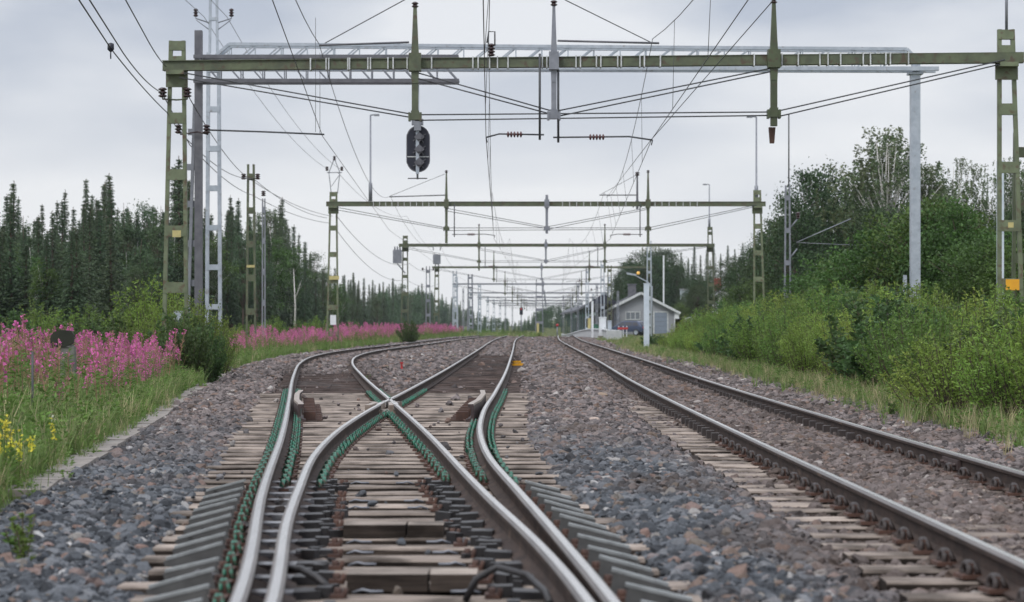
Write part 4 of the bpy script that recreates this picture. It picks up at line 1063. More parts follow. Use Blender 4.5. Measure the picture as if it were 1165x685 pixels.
# white posts, cabinets, platform
def post(px, py_top, py_base, w, label, m, name='marker_post', Y=None):
    Y = Y or F * (ZC + .03) / (py_base - HY); x = PX(px, Y); t = thing(name, label, 'post', (x, Y, g1(x, Y)))
    mb = MB(); mb.bar((x, Y, g1(x, Y) - .1), (x, Y, PZ(py_top, Y)), w, w, 0, (0, 1, 0)); mb.build('post', M[m], t); mb = MB(); mb.box((x, Y, PZ(py_top, Y) + .015), (w * 1.15, w * 1.15, .03)); mb.build('cap', M[m], t)
    return t, x, Y
post(735.5, 323, 400, .25, 'thick pale blue grey post at the end of the bushes before the shed', 'white_pole')
post(674, 343, 384, .2, 'slim white post at the near end of the platform wall', 'white')
t, x, Y = post(755, 291, 378, .2, 'white flagpole standing behind the grey shed', 'white', 'flagpole', Y=318)
def cabinet(px, py_top, py_b, wpx, Y, label, m):
    x = PX(px, Y); w = wpx * Y / F; zb = g1(x, Y); zt = PZ(py_top, Y)
    t = thing('relay_cabinet', label, 'cabinet', (x, Y, zb))
    mb = MB(); mb.box((x, Y, (zb + .25 + zt) / 2), (w, w * .7, zt - zb - .25)); bd = mb.build('housing', M[m], t)
    mb = MB(); mb.box((x, Y, zt + .05), (w * 1.12, w * .84, .1)); mb.build('lid', M[m], t)
    mb = MB(); mb.box((x, Y, zb + .12), (w * 1.05, w * .75, .26)); mb.build('plinth', M['concrete'], t)
    mb = MB(); mb.box((x, Y - w * .36, (zb + .3 + zt) / 2), (w * .82, .02, (zt - zb) * .72)); dr = mb.build('door', M[m], t)
    mb = MB(); mb.box((x + w * .3, Y - w * .38, (zb + zt) / 2), (.04, .04, .16)); mb.build('handle', M['darksteel'], dr)
cabinet(685.5, 362, 386, 8, 190, 'white relay cabinet by the track at the platform end', 'white')
cabinet(693.5, 366, 384, 4.5, 188, 'narrow grey green box beside the white relay cabinet', 'galv')
cabinet(679, 370, 381, 8, 230, 'green container behind the slim white post', 'clip')
cabinet(670.5, 363, 380, 3.4, 235, 'small yellow box on the platform', 'ltyellow')
PF = thing('platform', 'pale concrete platform running along the far right hand track', 'platform', (PX(665, 210), 215, 0))
mb = MB(); ya = np.linspace(182, 345, 18)
for i in range(17):
    xa_, xb_ = 7.8, 7.8; wid = 1.3 if ya[i] < 246 else 5.2
    z0_, z1_ = float(dip(ya[i])), float(dip(ya[i+1])); z0_ += .72; z1_ += .72
    mb.add([(xa_, ya[i], z0_ - 1.6), (xb_, ya[i+1], z1_ - 1.6), (xb_, ya[i+1], z1_), (xa_, ya[i], z0_), (xa_ + wid, ya[i], z0_), (xb_ + wid, ya[i+1], z1_)], [(0, 3, 2, 1), (3, 4, 5, 2)])
xa_ = 7.8
mb.add([(xa_, 182, -1), (xa_ + 1.3, 182, -1), (xa_ + 1.3, 182, .72), (xa_, 182, .72)], [(0, 1, 2, 3)])
mb.build('wall', M['concrete_pale'], PF)
mb = MB()
for i in range(17):
    mb.bar((7.86, ya[i], float(dip(ya[i])) + .77), (7.86, ya[i+1], float(dip(ya[i+1])) + .77), .3, .1)
mb.build('edge_coping', M['white'], PF)
CN = thing('platform_canopy', 'long dark platform roof on a row of teal posts', 'canopy', (PX(668, 300), 300, 0))
mb = MB(); 
def cxx(Y): return 10.9
ca = np.linspace(262, 430, 8)
for i in range(7):
    a, bq = ca[i], ca[i+1]; za, zb_ = 3.9 + float(dip(a)) + .5, 3.9 + float(dip(bq)) + .5
    for s in (-1, 1):
        mb.add([(cxx(a), a, za + .9), (cxx(bq), bq, zb_ + .9), (cxx(bq) + s * 1.5, bq, zb_), (cxx(a) + s * 1.5, a, za), (cxx(bq) + s * 1.5, bq, zb_ - .3), (cxx(a) + s * 1.5, a, za - .3)], [(0, 1, 2, 3), (3, 2, 4, 5)])
a = ca[0]; za = 3.9 + float(dip(a)) + .5
mb.add([(cxx(a) - 1.5, a, za - .3), (cxx(a) + 1.5, a, za - .3), (cxx(a) + 1.5, a, za), (cxx(a), a, za + .9), (cxx(a) - 1.5, a, za)], [(0, 1, 2, 3, 4)])
mb.build('roof', M['sigblack'], CN)
mb = MB()
for i in range(7): mb.bar((cxx(ca[i]) + 1.2, ca[i], 1.9 + float(dip(ca[i]))), (cxx(ca[i+1]) + 1.2, ca[i+1], 1.9 + float(dip(ca[i+1]))), .1, 3.2)
mb.build('rear_wall', M['black'], CN)
teal = mat('teal_paint', (.075, .125, .115), .6)
for Yp in np.linspace(264, 428, 15):
    mb = MB(); x = cxx(Yp) - 1.3; mb.bar((x, Yp, float(dip(Yp)) + .7), (x, Yp, float(dip(Yp)) + 4.3), .2, .2, 0, (0, 1, 0)); mb.build('post', teal, CN)

# far signals
def smallsignal(px, Y, py, label, m, r=.45, head='round'):
    x = PX(px, Y); z = PZ(py, Y); t = thing('line_signal', label, 'signal', (x, Y, g1(x, Y)))
    mb = MB(); mb.tube([(x, Y, g1(x, Y)), (x, Y, z)], .09, 6); mb.build('post', M['galv_dark'], t)
    mb = MB()
    if head == 'round': mb.lathe((x, Y - .12, z), [(0, 0), (r * .9, 0), (r, .05), (r, .12), (0, .14)], 14, 0, 'y'); mb.build('red_disc', M[m], t)
    else:
        mb.box((x, Y - .1, z), (.5, .3, 1.1)); hd = mb.build('signal_head', M['sigblack'], t); mb = MB(); mb.lathe((x, Y - .32, z + .3), [(0, 0), (.14, 0), (.14, .06)], 10, 0, 'y'); mb.build('red_lens', M['red'], hd)
smallsignal(593, 330, 354, 'far red railway signal on a tall post over the left track bend', 'red', head='box')
smallsignal(634, 300, 370, 'round red disc on a post at the far platform end', 'red', .2)

# ------------------------------------------------------------------ buildings, car
YBd = 272.0
SH = thing('grey_shed', 'grey boarded shed with a low pitched roof and a garage door', 'building', (PX(729, YBd), YBd, 0))
shw = mat('grey_board_wall', (.33, .34, .36), .8, 0, (.28, .29, .31), 4, .2, (6, 6, .4)); shr = mat('dark_roof_felt', (.045, .045, .052), .8, 0, (.03, .03, .036), 3, .15)
doorm = mat('blue_grey_door', (.22, .26, .32), .5, 0, (.19, .225, .28), 3, .05); glass = mat('dark_window_glass', (.22, .24, .27), .12, 0, (.16, .18, .2), 2, 0)
sx0, sx1, rx = PX(690, YBd), PX(767, YBd), PX(729, YBd); ez, rz = PZ(354, YBd), PZ(334.5, YBd); bz = -.15
gb_ = MB(); dep = 15
gb_.prism([(sx0, bz), (sx1, bz), (sx1, ez), (rx, rz), (sx0, ez)], YBd, YBd + dep); gb_.build('wall', shw, SH)
rb = MB()
for s, xe in ((-1, sx0), (1, sx1)):
    k = (rz - ez) / abs(rx - xe); xo = xe + s * .7; zo = ez - k * .7
    rb.add([(rx, YBd - .6, rz + .05), (xo, YBd - .6, zo + .05), (xo, YBd + dep + .5, zo + .05), (rx, YBd + dep + .5, rz + .05), (rx, YBd - .6, rz + .28), (xo, YBd - .6, zo + .28), (xo, YBd + dep + .5, zo + .28), (rx, YBd + dep + .5, rz + .28)],
           [(0, 1, 2, 3), (7, 6, 5, 4), (0, 4, 5, 1), (1, 5, 6, 2), (2, 6, 7, 3)])
rf = rb.build('roof', shr, SH)
rb = MB()
for s, xe in ((-1, sx0), (1, sx1)):
    k = (rz - ez) / abs(rx - xe); xo = xe + s * .75; zo = ez - k * .75
    rb.bar((rx, YBd - .64, rz + .1), (xo, YBd - .64, zo + .1), .05, .3)
rb.build('barge_board', M['strap'], rf)
rb = MB(); rb.box((PX(722, YBd), YBd + 6, rz + .5), (1.0, .8, 1.5)); rb.box((PX(722, YBd), YBd + 6, rz + 1.3), (1.2, 1.0, .12)); rb.build('chimney', M['darksteel'], rf)
dx0, dx1, dz1 = PX(744.5, YBd), PX(759, YBd), PZ(355.5, YBd)
mb = MB(); mb.box(((dx0 + dx1) / 2, YBd - .04, (bz + dz1) / 2), (dx1 - dx0, .06, dz1 - bz)); dr = mb.build('garage_door', doorm, SH)
mb = MB()
for k in range(1, 5): mb.box(((dx0 + dx1) / 2, YBd - .075, bz + (dz1 - bz) * k / 5), (dx1 - dx0 - .1, .012, .03))
mb.build('door_panel_groove', M['darksteel'], dr)
mb = MB()
for xx in (dx0 - .07, dx1 + .07): mb.box((xx, YBd - .05, (bz + dz1) / 2), (.13, .08, dz1 - bz))
mb.box(((dx0 + dx1) / 2, YBd - .05, dz1 + .07), (dx1 - dx0 + .27, .08, .13)); mb.build('door_frame', M['strap'], dr)
wx0, wx1, wz0, wz1 = PX(712, YBd), PX(728, YBd), PZ(363.5, YBd), PZ(355, YBd)
mb = MB(); mb.box(((wx0 + wx1) / 2, YBd - .02, (wz0 + wz1) / 2), (wx1 - wx0, .05, wz1 - wz0)); wi = mb.build('window', glass, SH)
mb = MB()
for k in range(4): mb.box((wx0 + (wx1 - wx0) * k / 3, YBd - .06, (wz0 + wz1) / 2), (.09, .06, wz1 - wz0))
for z in (wz0, wz1): mb.box(((wx0 + wx1) / 2, YBd - .065, z), (wx1 - wx0 + .1, .06, .1))
mb.build('frame', M['strap'], wi)
mb = MB(); mb.tube([(sx1 + .05, YBd - .1, ez), (sx1 + .05, YBd - .1, bz)], .07, 6); mb.build('downpipe', M['white'], SH)
mb = MB(); mb.box((PX(770, YBd), YBd - .3, PZ(359, YBd)), (.5, .25, .8)); mb.build('meter_box', M['white'], SH)
mb = MB(); mb.box((PX(700, YBd), YBd - .04, PZ(361, YBd)), (.9, .06, .9)); mb.build('vent_hatch', M['galv_dark'], SH)
mb = MB()
for k in range(38): mb.box((sx0 + (sx1 - sx0) * (k + .5) / 38, YBd - .012, bz + (ez - bz) * .5), (.05, .03, ez - bz - .05))
mb.build('batten_cladding', shw, SH)
YL = 200.0; LP = thing('street_lamp', 'lit yellow lamp on a curved arm above the shed roof', 'lamp', W(740, 380, YL))
mb = MB(); mb.tube([W(742, 384, YL), W(742, 326, YL), W(737, 321, YL), W(722, 313, YL), W(715, 312, YL)], .045, 7); mb.build('pole', M['galv'], LP)
mb = MB(); mb.bar(W(724, 313, YL), W(713, 311, YL), .22, .16); mb.build('lamp_head', M['galv'], LP)
em, n, l, b = newmat('sodium_lamp_glass'); b.inputs['Base Color'].default_value = (.8, .45, .1, 1); b.inputs['Emission Color'].default_value = (1, .55, .12, 1); b.inputs['Emission Strength'].default_value = .3
mb = MB(); x, y, z = W(726, 310.5, YL); mb.lathe((x, y - .1, z - .2), [(0, .03), (.09, .05), (.15, .12), (.15, .24), (.08, .32), (0, .33)], 12); mb.build('lamp_globe', em, LP)

HS = 305.0; WH = thing('white_house', 'white gabled house with a red chimney among dark trees', 'building', W(826, 345, HS))
wall = mat('white_render', (.72, .72, .70), .8, 0, (.64, .64, .62), 3, .05); redb = mat('red_brick', (.24, .07, .05), .85, 0, (.17, .05, .035), 8, .2); tile = mat('grey_roof_sheet', (.30, .30, .31), .6, 0, (.24, .24, .25), 4, .1)
hx0, hx1 = PX(817, HS), PX(833.5, HS); hxm = (hx0 + hx1) / 2; hez, hrz, hbz = PZ(335, HS), PZ(327.5, HS), g1(PX(826, HS), HS) - .3
mb = MB(); mb.prism([(hx0, hbz), (hx1, hbz), (hx1, hez), (hxm, hrz), (hx0, hez)], HS, HS + 9); mb.build('wall', wall, WH)
mb = MB()
for s, xe in ((-1, hx0), (1, hx1)):
    k = (hrz - hez) / abs(hxm - xe); xo = xe + s * .4; zo = hez - k * .4
    mb.add([(hxm, HS - .4, hrz + .03), (xo, HS - .4, zo + .03), (xo, HS + 9.3, zo + .03), (hxm, HS + 9.3, hrz + .03), (hxm, HS - .4, hrz + .2), (xo, HS - .4, zo + .2), (xo, HS + 9.3, zo + .2), (hxm, HS + 9.3, hrz + .2)], [(0, 1, 2, 3), (7, 6, 5, 4), (0, 4, 5, 1), (1, 5, 6, 2), (2, 6, 7, 3)])
rf = mb.build('roof', tile, WH)
mb = MB(); mb.box((PX(818.5, HS), HS + 3, PZ(323, HS)), (.95, .9, 1.7)); mb.box((PX(818.5, HS), HS + 3, PZ(318.5, HS)), (1.1, 1.05, .16)); mb.build('chimney', redb, rf)
mb = MB(); mb.box((PX(827, HS), HS - .03, PZ(341, HS)), (.5, .06, .95)); wi = mb.build('window', glass, WH); mb = MB()
for s in (-1, 1): mb.box((PX(827, HS) + s * .27, HS - .06, PZ(341, HS)), (.07, .05, 1.05)); mb.box((PX(827, HS), HS - .065, PZ(341, HS) + s * .5), (.6, .05, .07))
mb.build('frame', M['strap'], wi)
AN = thing('roof_aerial', 'thin white aerial mast above the white house', 'aerial', (PX(823, 312), 309, 0))
mb = MB(); x = PX(823, 309); mb.tube([(x, 309, PZ(332, 309)), (x, 309, PZ(305, 309))], .05, 6)
for py in (307, 311): mb.tube([(x - .4, 309, PZ(py, 309)), (x + 1.0, 309, PZ(py, 309))], .03, 5)
mb.build('mast', M['strap'], AN)
YH2 = 330.0; LH = thing('pale_outbuilding', 'low pale blue flat roofed outbuilding showing between the garden trees', 'building', W(780, 345, YH2))
mb = MB(); xq = PX(781, YH2); mb.box((xq, YH2 + 2, (PZ(330, YH2) + 0) / 2), (10 * YH2 / F, 4, PZ(330, YH2))); mb.build('wall', M['white_pole'], LH); mb = MB(); mb.box((xq, YH2 + 2, PZ(329, YH2)), (11.5 * YH2 / F, 4.6, .16)); mb.build('roof', tile, LH)

# dark SUV parked askew before the shed
def suv(px, Y, yaw, label, paint):
    x = PX(px, Y); zg = g1(x, Y)
    t = thing('parked_car', label, 'car', (x, Y, zg))
    L = 4.3
    side = [(-2.1, .42), (-2.15, .72), (-2.08, .92), (-1.25, 1.02), (-.9, 1.06), (1.5, 1.08), (2.05, 1.04), (2.14, .8), (2.12, .42)]
    cab = [(-1.2, 1.02), (-.45, 1.55), (-.1, 1.62), (1.35, 1.62), (1.6, 1.54), (2.02, 1.06)]
    rot = Matrix.Rotation(yaw, 3, 'Z')
    def loft(prof, hw, tw, zsplit):
        mb = MB(); n = len(prof); vs = []
        for yy, ins in ((-hw, .0), (-hw * .96, -.0), (hw * .96, 0), (hw, 0)):
            for (a, z) in prof:
                w = abs(yy) if yy else 0
                k = 1 if z < zsplit else 1 - tw * (z - zsplit)
                e = .94 if abs(yy) == hw else 1
                vs.append((a * (1 if e == 1 else .985), yy * k, z if e == 1 else zsplit * .0 + .5 + (z - .5) * .96))
        fs = [(i*n + j, i*n + (j+1) % n, (i+1)*n + (j+1) % n, (i+1)*n + j) for i in range(3) for j in range(n)] + [tuple(range(n))[::-1], tuple(3*n + j for j in range(n))]
        mb.add([rot @ Vector(v) + Vector((x, Y, zg)) for v in vs], fs, 0, False); return mb
    loft(side, .9, .12, .9).build('body', paint, t)
    loft(cab, .86, .32, 1.05).build('cabin', paint, t)
    def P(a, b2, c): return rot @ Vector((a, b2, c)) + Vector((x, Y, zg))
    gl = M['sigblack']
    for s in (-1, 1):
        for (a0, a1, b0, b1) in ((-.88, -.1, -.42, -.1), (0.0, .78, 0, .78), (.88, 1.62, .88, 1.38)):
            mb = MB(); yl, yh = s * .863, s * .735
            mb.add([P(a0, yl, 1.1), P(a1, yl, 1.1), P(b1, yh, 1.5), P(b0, yh, 1.5)], [(0, 1, 2, 3)]); mb.add([P(a0, yl - s * .02, 1.1), P(a1, yl - s * .02, 1.1), P(b1, yh - s * .02, 1.5), P(b0, yh - s * .02, 1.5)], [(3, 2, 1, 0)]); mb.build('side_window', gl, t)
        for a in (-1.32, 1.32):
            mb = MB(); mb.add([P(a + rr * math.cos(q), s * yy, .35 + rr * math.sin(q)) for rr, yy in ((.35, .70), (.35, .90), (.23, .92)) for q in np.linspace(0, 2 * math.pi, 17)[:-1]],
                [(i*16 + j, i*16 + (j+1) % 16, (i+1)*16 + (j+1) % 16, (i+1)*16 + j) for i in range(2) for j in range(16)]); w = mb.build('wheel', M['black'], t)
            mb = MB(); mb.add([P(a, s * .91, .35)] + [P(a + .23 * math.cos(q), s * .925, .35 + .23 * math.sin(q)) for q in np.linspace(0, 2 * math.pi, 17)[:-1]], [(0, 1 + j, 1 + (j+1) % 16) for j in range(16)]); mb.build('rim', M['galv'], w)
        mb = MB(); mb.box(P(2.13, s * .68, .88), (.05, .28, .22), 0, rot); mb.build('tail_light', M['red'], t)
        mb = MB(); mb.box(P(-2.1, s * .66, .8), (.08, .32, .14), 0, rot); mb.build('headlight', M['strap'], t)
    mb = MB(); mb.add([P(1.66, -.66, 1.5), P(1.66, .66, 1.5), P(2.03, .76, 1.1), P(2.03, -.76, 1.1)], [(0, 1, 2, 3)]); mb.build('rear_window', gl, t)
    mb = MB(); mb.add([P(-.5, -.68, 1.53), P(-.5, .68, 1.53), P(-1.14, .78, 1.08), P(-1.14, -.78, 1.08)], [(3, 2, 1, 0)]); mb.build('windscreen', gl, t)
    mb = MB(); mb.box(P(-2.12, 0, .5), (.1, 1.6, .24), 0, rot); mb.box(P(2.12, 0, .52), (.1, 1.6, .22), 0, rot); mb.build('bumper', M['darksteel'], t)
carp = mat('metallic_blue_grey_paint', (.075, .095, .15), .25, .3, (.07, .088, .14), 2, 0)
suv(714, 244, math.radians(-24), 'dark blue grey SUV parked in front of the shed', carp)
suv(788, 292, math.radians(-60), 'pale car half hidden by garden bushes right of the shed', M['white'])
# red and white barrier in front of the car
BR = thing('barrier_fence', 'low red and white barrier in front of the dark SUV', 'barrier', W(708, 386, 212))
for k, px in enumerate((704, 709, 713)):
    mb = MB(); mb.bar((PX(px, 212), 212, 0), (PX(px, 212), 212, 1.05), .09, .09, 0, (0, 1, 0)); mb.build('post', M['white'], BR)
mb = MB(); mb.box((PX(708.5, 212), 211.93, .82), (1.0, .04, .2)); mb.build('rail', M['red'], BR)

# yellow fouling bars, red peg, dark board, stone
for k, (px, py) in enumerate(((586, 412.5), (588, 415.5))):
    Y = F * (ZC - .02) / (py - HY); x = PX(px, Y); mb = MB(); mb.bar((x - .13, Y + .3, .03), (x + .15, Y - .25, .05), .1, .07)
    o = mb.build('fouling_marker', M['yellow']); props(o, ('farther' if k == 0 else 'nearer') + ' of two yellow fouling marker bars on the ballast', 'marker')
Y = F * ZC / (421 - HY); mb = MB(); x = PX(457, Y); mb.bar((x, Y, -.05), (x, Y, .19), .07, .07, 0, (0, 1, 0), w2=.05, h2=.05); mb.box((x, Y, .2), (.09, .07, .05)); o = mb.build('marker_peg', M['red']); props(o, 'small red peg in the gravel between the loop and the straight track', 'marker peg')
Yd = 33.0; DB = thing('dwarf_post', 'dark rounded board on a grey concrete post among the fireweed', 'marker post', W(76, 400, Yd))
mb = MB(); x0 = PX(71, Yd); z0 = PZ(386, Yd); ol = [(x0 - .16, z0 - .13), (x0 + .06, z0 - .11), (x0 + .17, z0 - .06), (x0 + .175, z0 + .07), (x0 + .14, z0 + .13), (x0 - .02, z0 + .14), (x0 - .13, z0 + .10), (x0 - .175, z0 + .02)]
mb.prism(ol, Yd - .05, Yd + .05); mb.build('board', M['dkgreen'], DB)
mb = MB(); xx = PX(77, Yd); mb.bar((xx, Yd + .05, -.1), (xx, Yd + .05, PZ(395, Yd)), .26, .2, 0, (0, 1, 0), w2=.2, h2=.16); mb.lathe((xx, Yd + .05, PZ(395, Yd)), [(.1, 0), (.09, .03), (0, .06)], 10); mb.build('post', M['greystone'], DB)
mb = MB(); x, y, z = W(37, 478, 25); mb.tube([(x, y, -.05), W(37, 400, 25)], .014, 6); o = mb.build('snow_stake', M['rodsteel']); props(o, 'thin dark stake standing in the grass before the fireweed', 'stake')
rs = random.Random(3)
def boulder(px, py, r, c, label):
    Y = F * (ZC - .03) / (py - HY); x = PX(px, Y)
    import bmesh
    bm = bmesh.new(); bmesh.ops.create_icosphere(bm, subdivisions=3, radius=r)
    for v in bm.verts: v.co *= 1 + .13 * math.sin(v.co.x * 31 + px) * math.sin(v.co.y * 27) + .08 * math.sin(v.co.z * 50); v.co.z *= .68
    me = bpy.data.meshes.new('boulder'); bm.to_mesh(me); bm.free(); o = bpy.data.objects.new('boulder', me); COL.objects.link(o); o.location = (x, Y, .02); me.materials.append(mat('boulder_stone', c, .9, 0, tuple(v * .75 for v in c), 8, .3)); props(o, label, 'stone')
boulder(676, 478, .085, (.42, .33, .28), 'pale pinkish stone lying on the ballast, larger than its neighbours')
boulder(684, 450, .11, (.30, .22, .16), 'brownish tan stone lying on the ballast beyond the pale one')

# ------------------------------------------------------------------ wires
def wire(name, label, segs, r=.011, group=None, m='wire', droppers=None, sag=None):
    pts = []
    for i in range(len(segs) - 1):
        s = (sag[i] if sag else 0)
        w = wire_pts(segs[i], segs[i+1], s, 14 if s else 3)
        pts += w if i == 0 else w[1:]
    mb = MB(); mb.tube(pts, r, 5); o = mb.build(name, M[m]); props(o, label, 'wire', group)
    for (a, bq) in droppers or []:
        mb = MB(); mb.tube([a, bq], .0055, 4); mb.build('dropper', M[m], o)
    return o
gys = [Y1, Y2, Y3, Y4, 292, 352, 412, 472, 532, 592]
def overhead(cx_f, zc, zm, stag, label, x_at=None, kind='contact'):
    con = []; sup = [(-9, 0)] + [(y, i) for i, y in enumerate(gys)]
    pc, pm, dr = [], [], []
    for k, (y, i) in enumerate(sup):
        d = float(dip(y)); x = (x_at or {}).get(y, float(cx_f(y)) + stag * (1 if k % 2 else -1))
        pc.append((x, y - .15, zc + d)); pm.append(((x_at or {}).get(-y, x - stag * .6 * (1 if k % 2 else -1)), y - .15, zm + d))
    for k in range(len(pc) - 1):
        if k > 3: break
        A, B2 = Vector(pm[k]), Vector(pm[k+1]); a, b2 = Vector(pc[k]), Vector(pc[k+1])
        for t in (.12, .26, .42, .58, .74, .88):
            p = A.lerp(B2, t) - Vector((0, 0, 1.35 * 4 * t * (1 - t))); q = a.lerp(b2, t); dr.append((p, q))
    wire('contact_wire', 'contact wire hung low over the ' + label, pc, .0085)
    wire('messenger_wire', 'sagging messenger wire with droppers over the ' + label, pm, .009, droppers=dr, sag=[1.35] * (len(pm) - 1))
overhead(lambda y: fE(y) + .75, 5.6, 7.95, .28, 'plain right hand track', {Y1: PX(741, Y1), -Y1: PX(742, Y1), Y2: PX(694, Y2), -Y2: PX(687, Y2)})
overhead(lambda y: (fC(y) + fD(y)) / 2, 5.62, 7.95, .28, 'straight track through the crossing', {Y1: PX(553, Y1), -Y1: PX(556, Y1), Y2: PX(562, Y2), -Y2: PX(560, Y2)})
lx = {-9: -1.4, 57.0: PX(367, 57), Y2: PX(448, Y2), Y3: PX(497, Y3)}
pc = [(-1.2, -9, 5.9), (PX(367, 57), 57, PZ(155, 57)), (PX(443, Y2), Y2, PZ(262, Y2)), (PX(500, Y3), Y3, 5.8), (PX(530, Y4), Y4, 5.8)]
wire('contact_wire', 'contact wire hung low over the curved loop track', pc, .0085)
pm = [(-1.3, -9, 7.9), (PX(363, Y1), Y1, PZ(50, Y1)), (PX(444, Y2), Y2, PZ(223, Y2)), (PX(500, Y3), Y3, 7.6), (PX(530, Y4), Y4, 7.5)]
wire('messenger_wire', 'sagging messenger wire over the curved loop track', pm, .009, sag=[1.2] * 4,
     droppers=[((PX(359, 50.5), 50.5, PZ(20, 50.5)), (PX(359, 50.5), 50.5, PZ(150, 50.5))), ((PX(364, 53), 53, PZ(60, 53)), (PX(364, 53), 53, PZ(152, 53)))])
wire('contact_wire', 'wire slanting up to the dark drop post from the second gantry', [W(690, 225, Y2), W(740, 160, Y1 + 2), W(880, 0, 34), (4.2, 5, 5.7)], .0085)
grp = 'power lines on the near green mast'
wire('feeder_wire', 'outermost of the three power lines leading to the near mast', [(-4.1, 2, 7.4), W(90, 0, 30), W(126, 55, 38), W(190, 128, 52.2)], .012, grp, sag=[0, .0, .05])
wire('feeder_wire', 'middle one of the three power lines leading to the near mast', [(-4.1, 2, 7.6), W(102, 0, 31), W(140, 60, 40), W(185, 106, 52.2)], .012, grp, sag=[0, .0, .1])
wire('feeder_wire', 'innermost power line dropping onto the near green beam', [(-3.6, 2, 8.2), W(143, 0, 37), W(165, 40, 44), W(189, 76, 52.2)], .012, grp, sag=[0, 0, .05])
mb = MB(); mb.lathe(W(126, 55, 38), [(.0, .1), (.055, .08), (.06, -.02), (.02, -.06)], 8); mb.tube([W(126, 56, 38), W(126, 67, 38)], .012, 5); o = mb.build('wire_tag', M['sigblack']); props(o, 'small dark weight clipped on the outermost power line', 'wire tag')
wire('feeder_wire', 'power line sagging from the near mast to the narrow green mast, topmost', [W(213, 107, 52.2), W(283, 203, 88), W(378, 246, Y2)], .012, grp, sag=[.25, .25])
wire('feeder_wire', 'power line sagging from the near mast to the narrow green mast, lower', [W(190, 128, 52.2), W(205, 150, 56), W(288, 203, 88), W(372, 248, Y2)], .012, grp, sag=[.02, .35, .3])
wire('feeder_wire', 'lowest power line sagging from the near mast past the narrow green mast', [W(185, 107, 52.2), W(216, 165, 57), W(287, 222, 88), W(376, 254, Y2)], .012, grp, sag=[.0, .2, .2])
wire('feeder_wire', 'line sagging from the second gantry mast to the transformer mast, topmost', [W(384, 247, Y2), W(466, 300, Y3), W(497, 305, Y4)], .014, sag=[.9, .5])
wire('feeder_wire', 'line sagging from the second gantry mast to the transformer mast, lower', [W(383, 262, Y2), W(462, 318, Y3), W(500, 322, Y4)], .014, sag=[.9, .5])
wire('earth_wire', 'thin line from the lattice head of the second gantry towards the pale portal, first', [W(374, 193, Y2), W(232, 19, YB), (-9.5, 3, 9.9)], .008, sag=[.6, 0])
wire('earth_wire', 'thin line from the lattice head of the second gantry towards the pale portal, second', [W(388, 193, Y2), W(258, 19, YB), (-8.2, 3, 9.9)], .008, sag=[.6, 0])
wire('earth_wire', 'thin line from the lattice head of the second gantry to the transformer mast', [W(384, 196, Y2), W(463, 246, Y3), W(497, 290, Y4)], .010, sag=[.7, .4])
wire('guy_wire', 'guy rope slanting to the tip of the first drop post', [W(370, 49, Y1), W(460, 0, Y1 - 3), W(540, -50, Y1 - 6)], .012)
wire('guy_wire', 'guy rope slanting from the centre drop post to the messenger arm', [W(643, 0, Y1 - 4), W(742, 49, Y1)], .012)
wire('guy_wire', 'thin rope slanting over the second gantry to its first drop post tip', [W(444, 223, Y2), W(506, 198, Y2)], .012)
wire('guy_wire', 'thin rope slanting over the second gantry to its messenger post tip', [W(684, 221, Y2), W(724, 199, Y2)], .012)
for px, y0, y1 in ((770, 0, 128), (833, 0, 60), (531, 0, 77), (545, 60, 180)):
    pass
#PART3
# ------------------------------------------------------------------ vegetation
def unit(v): return v / np.maximum(np.linalg.norm(v, axis=-1, keepdims=True), 1e-9)
def leaf_arrays(P, L, Wd, D=None, flat=.0, rng=RNG):
    """diamond leaves at P, long axis D (random if None)"""
    n = len(P)
    if D is None: D = rng.normal(size=(n, 3))
    D = unit(D); Nn = rng.normal(size=(n, 3)); Nn[:, 2] += flat
    V2 = unit(np.cross(D, Nn)); L = np.broadcast_to(np.asarray(L, float), (n,))[:, None]; Wd = np.broadcast_to(np.asarray(Wd, float), (n,))[:, None]
    vs = np.stack([P - D * L / 2, P + V2 * Wd / 2 - D * L * .05, P + D * L / 2, P - V2 * Wd / 2 - D * L * .05], 1).reshape(-1, 3)
    return vs, np.arange(4 * n).reshape(n, 4)
def np_data(name, V, Fq, m, mi=None):
    o = np_mesh(name, V, Fq, m, mi); me = o.data; bpy.data.objects.remove(o); return me
def mb_data(mb, name, m):
    o = mb.build(name, m); me = o.data; bpy.data.objects.remove(o); return me
def bent(p0, p1, n, wob, rng):
    p0, p1 = np.array(p0, float), np.array(p1, float)
    pts = [p0 + (p1 - p0) * i / n for i in range(n + 1)]
    for i in range(1, n + 1): pts[i] = pts[i] + rng.normal(0, wob, 3) * (i / n)
    return [tuple(p) for p in pts]

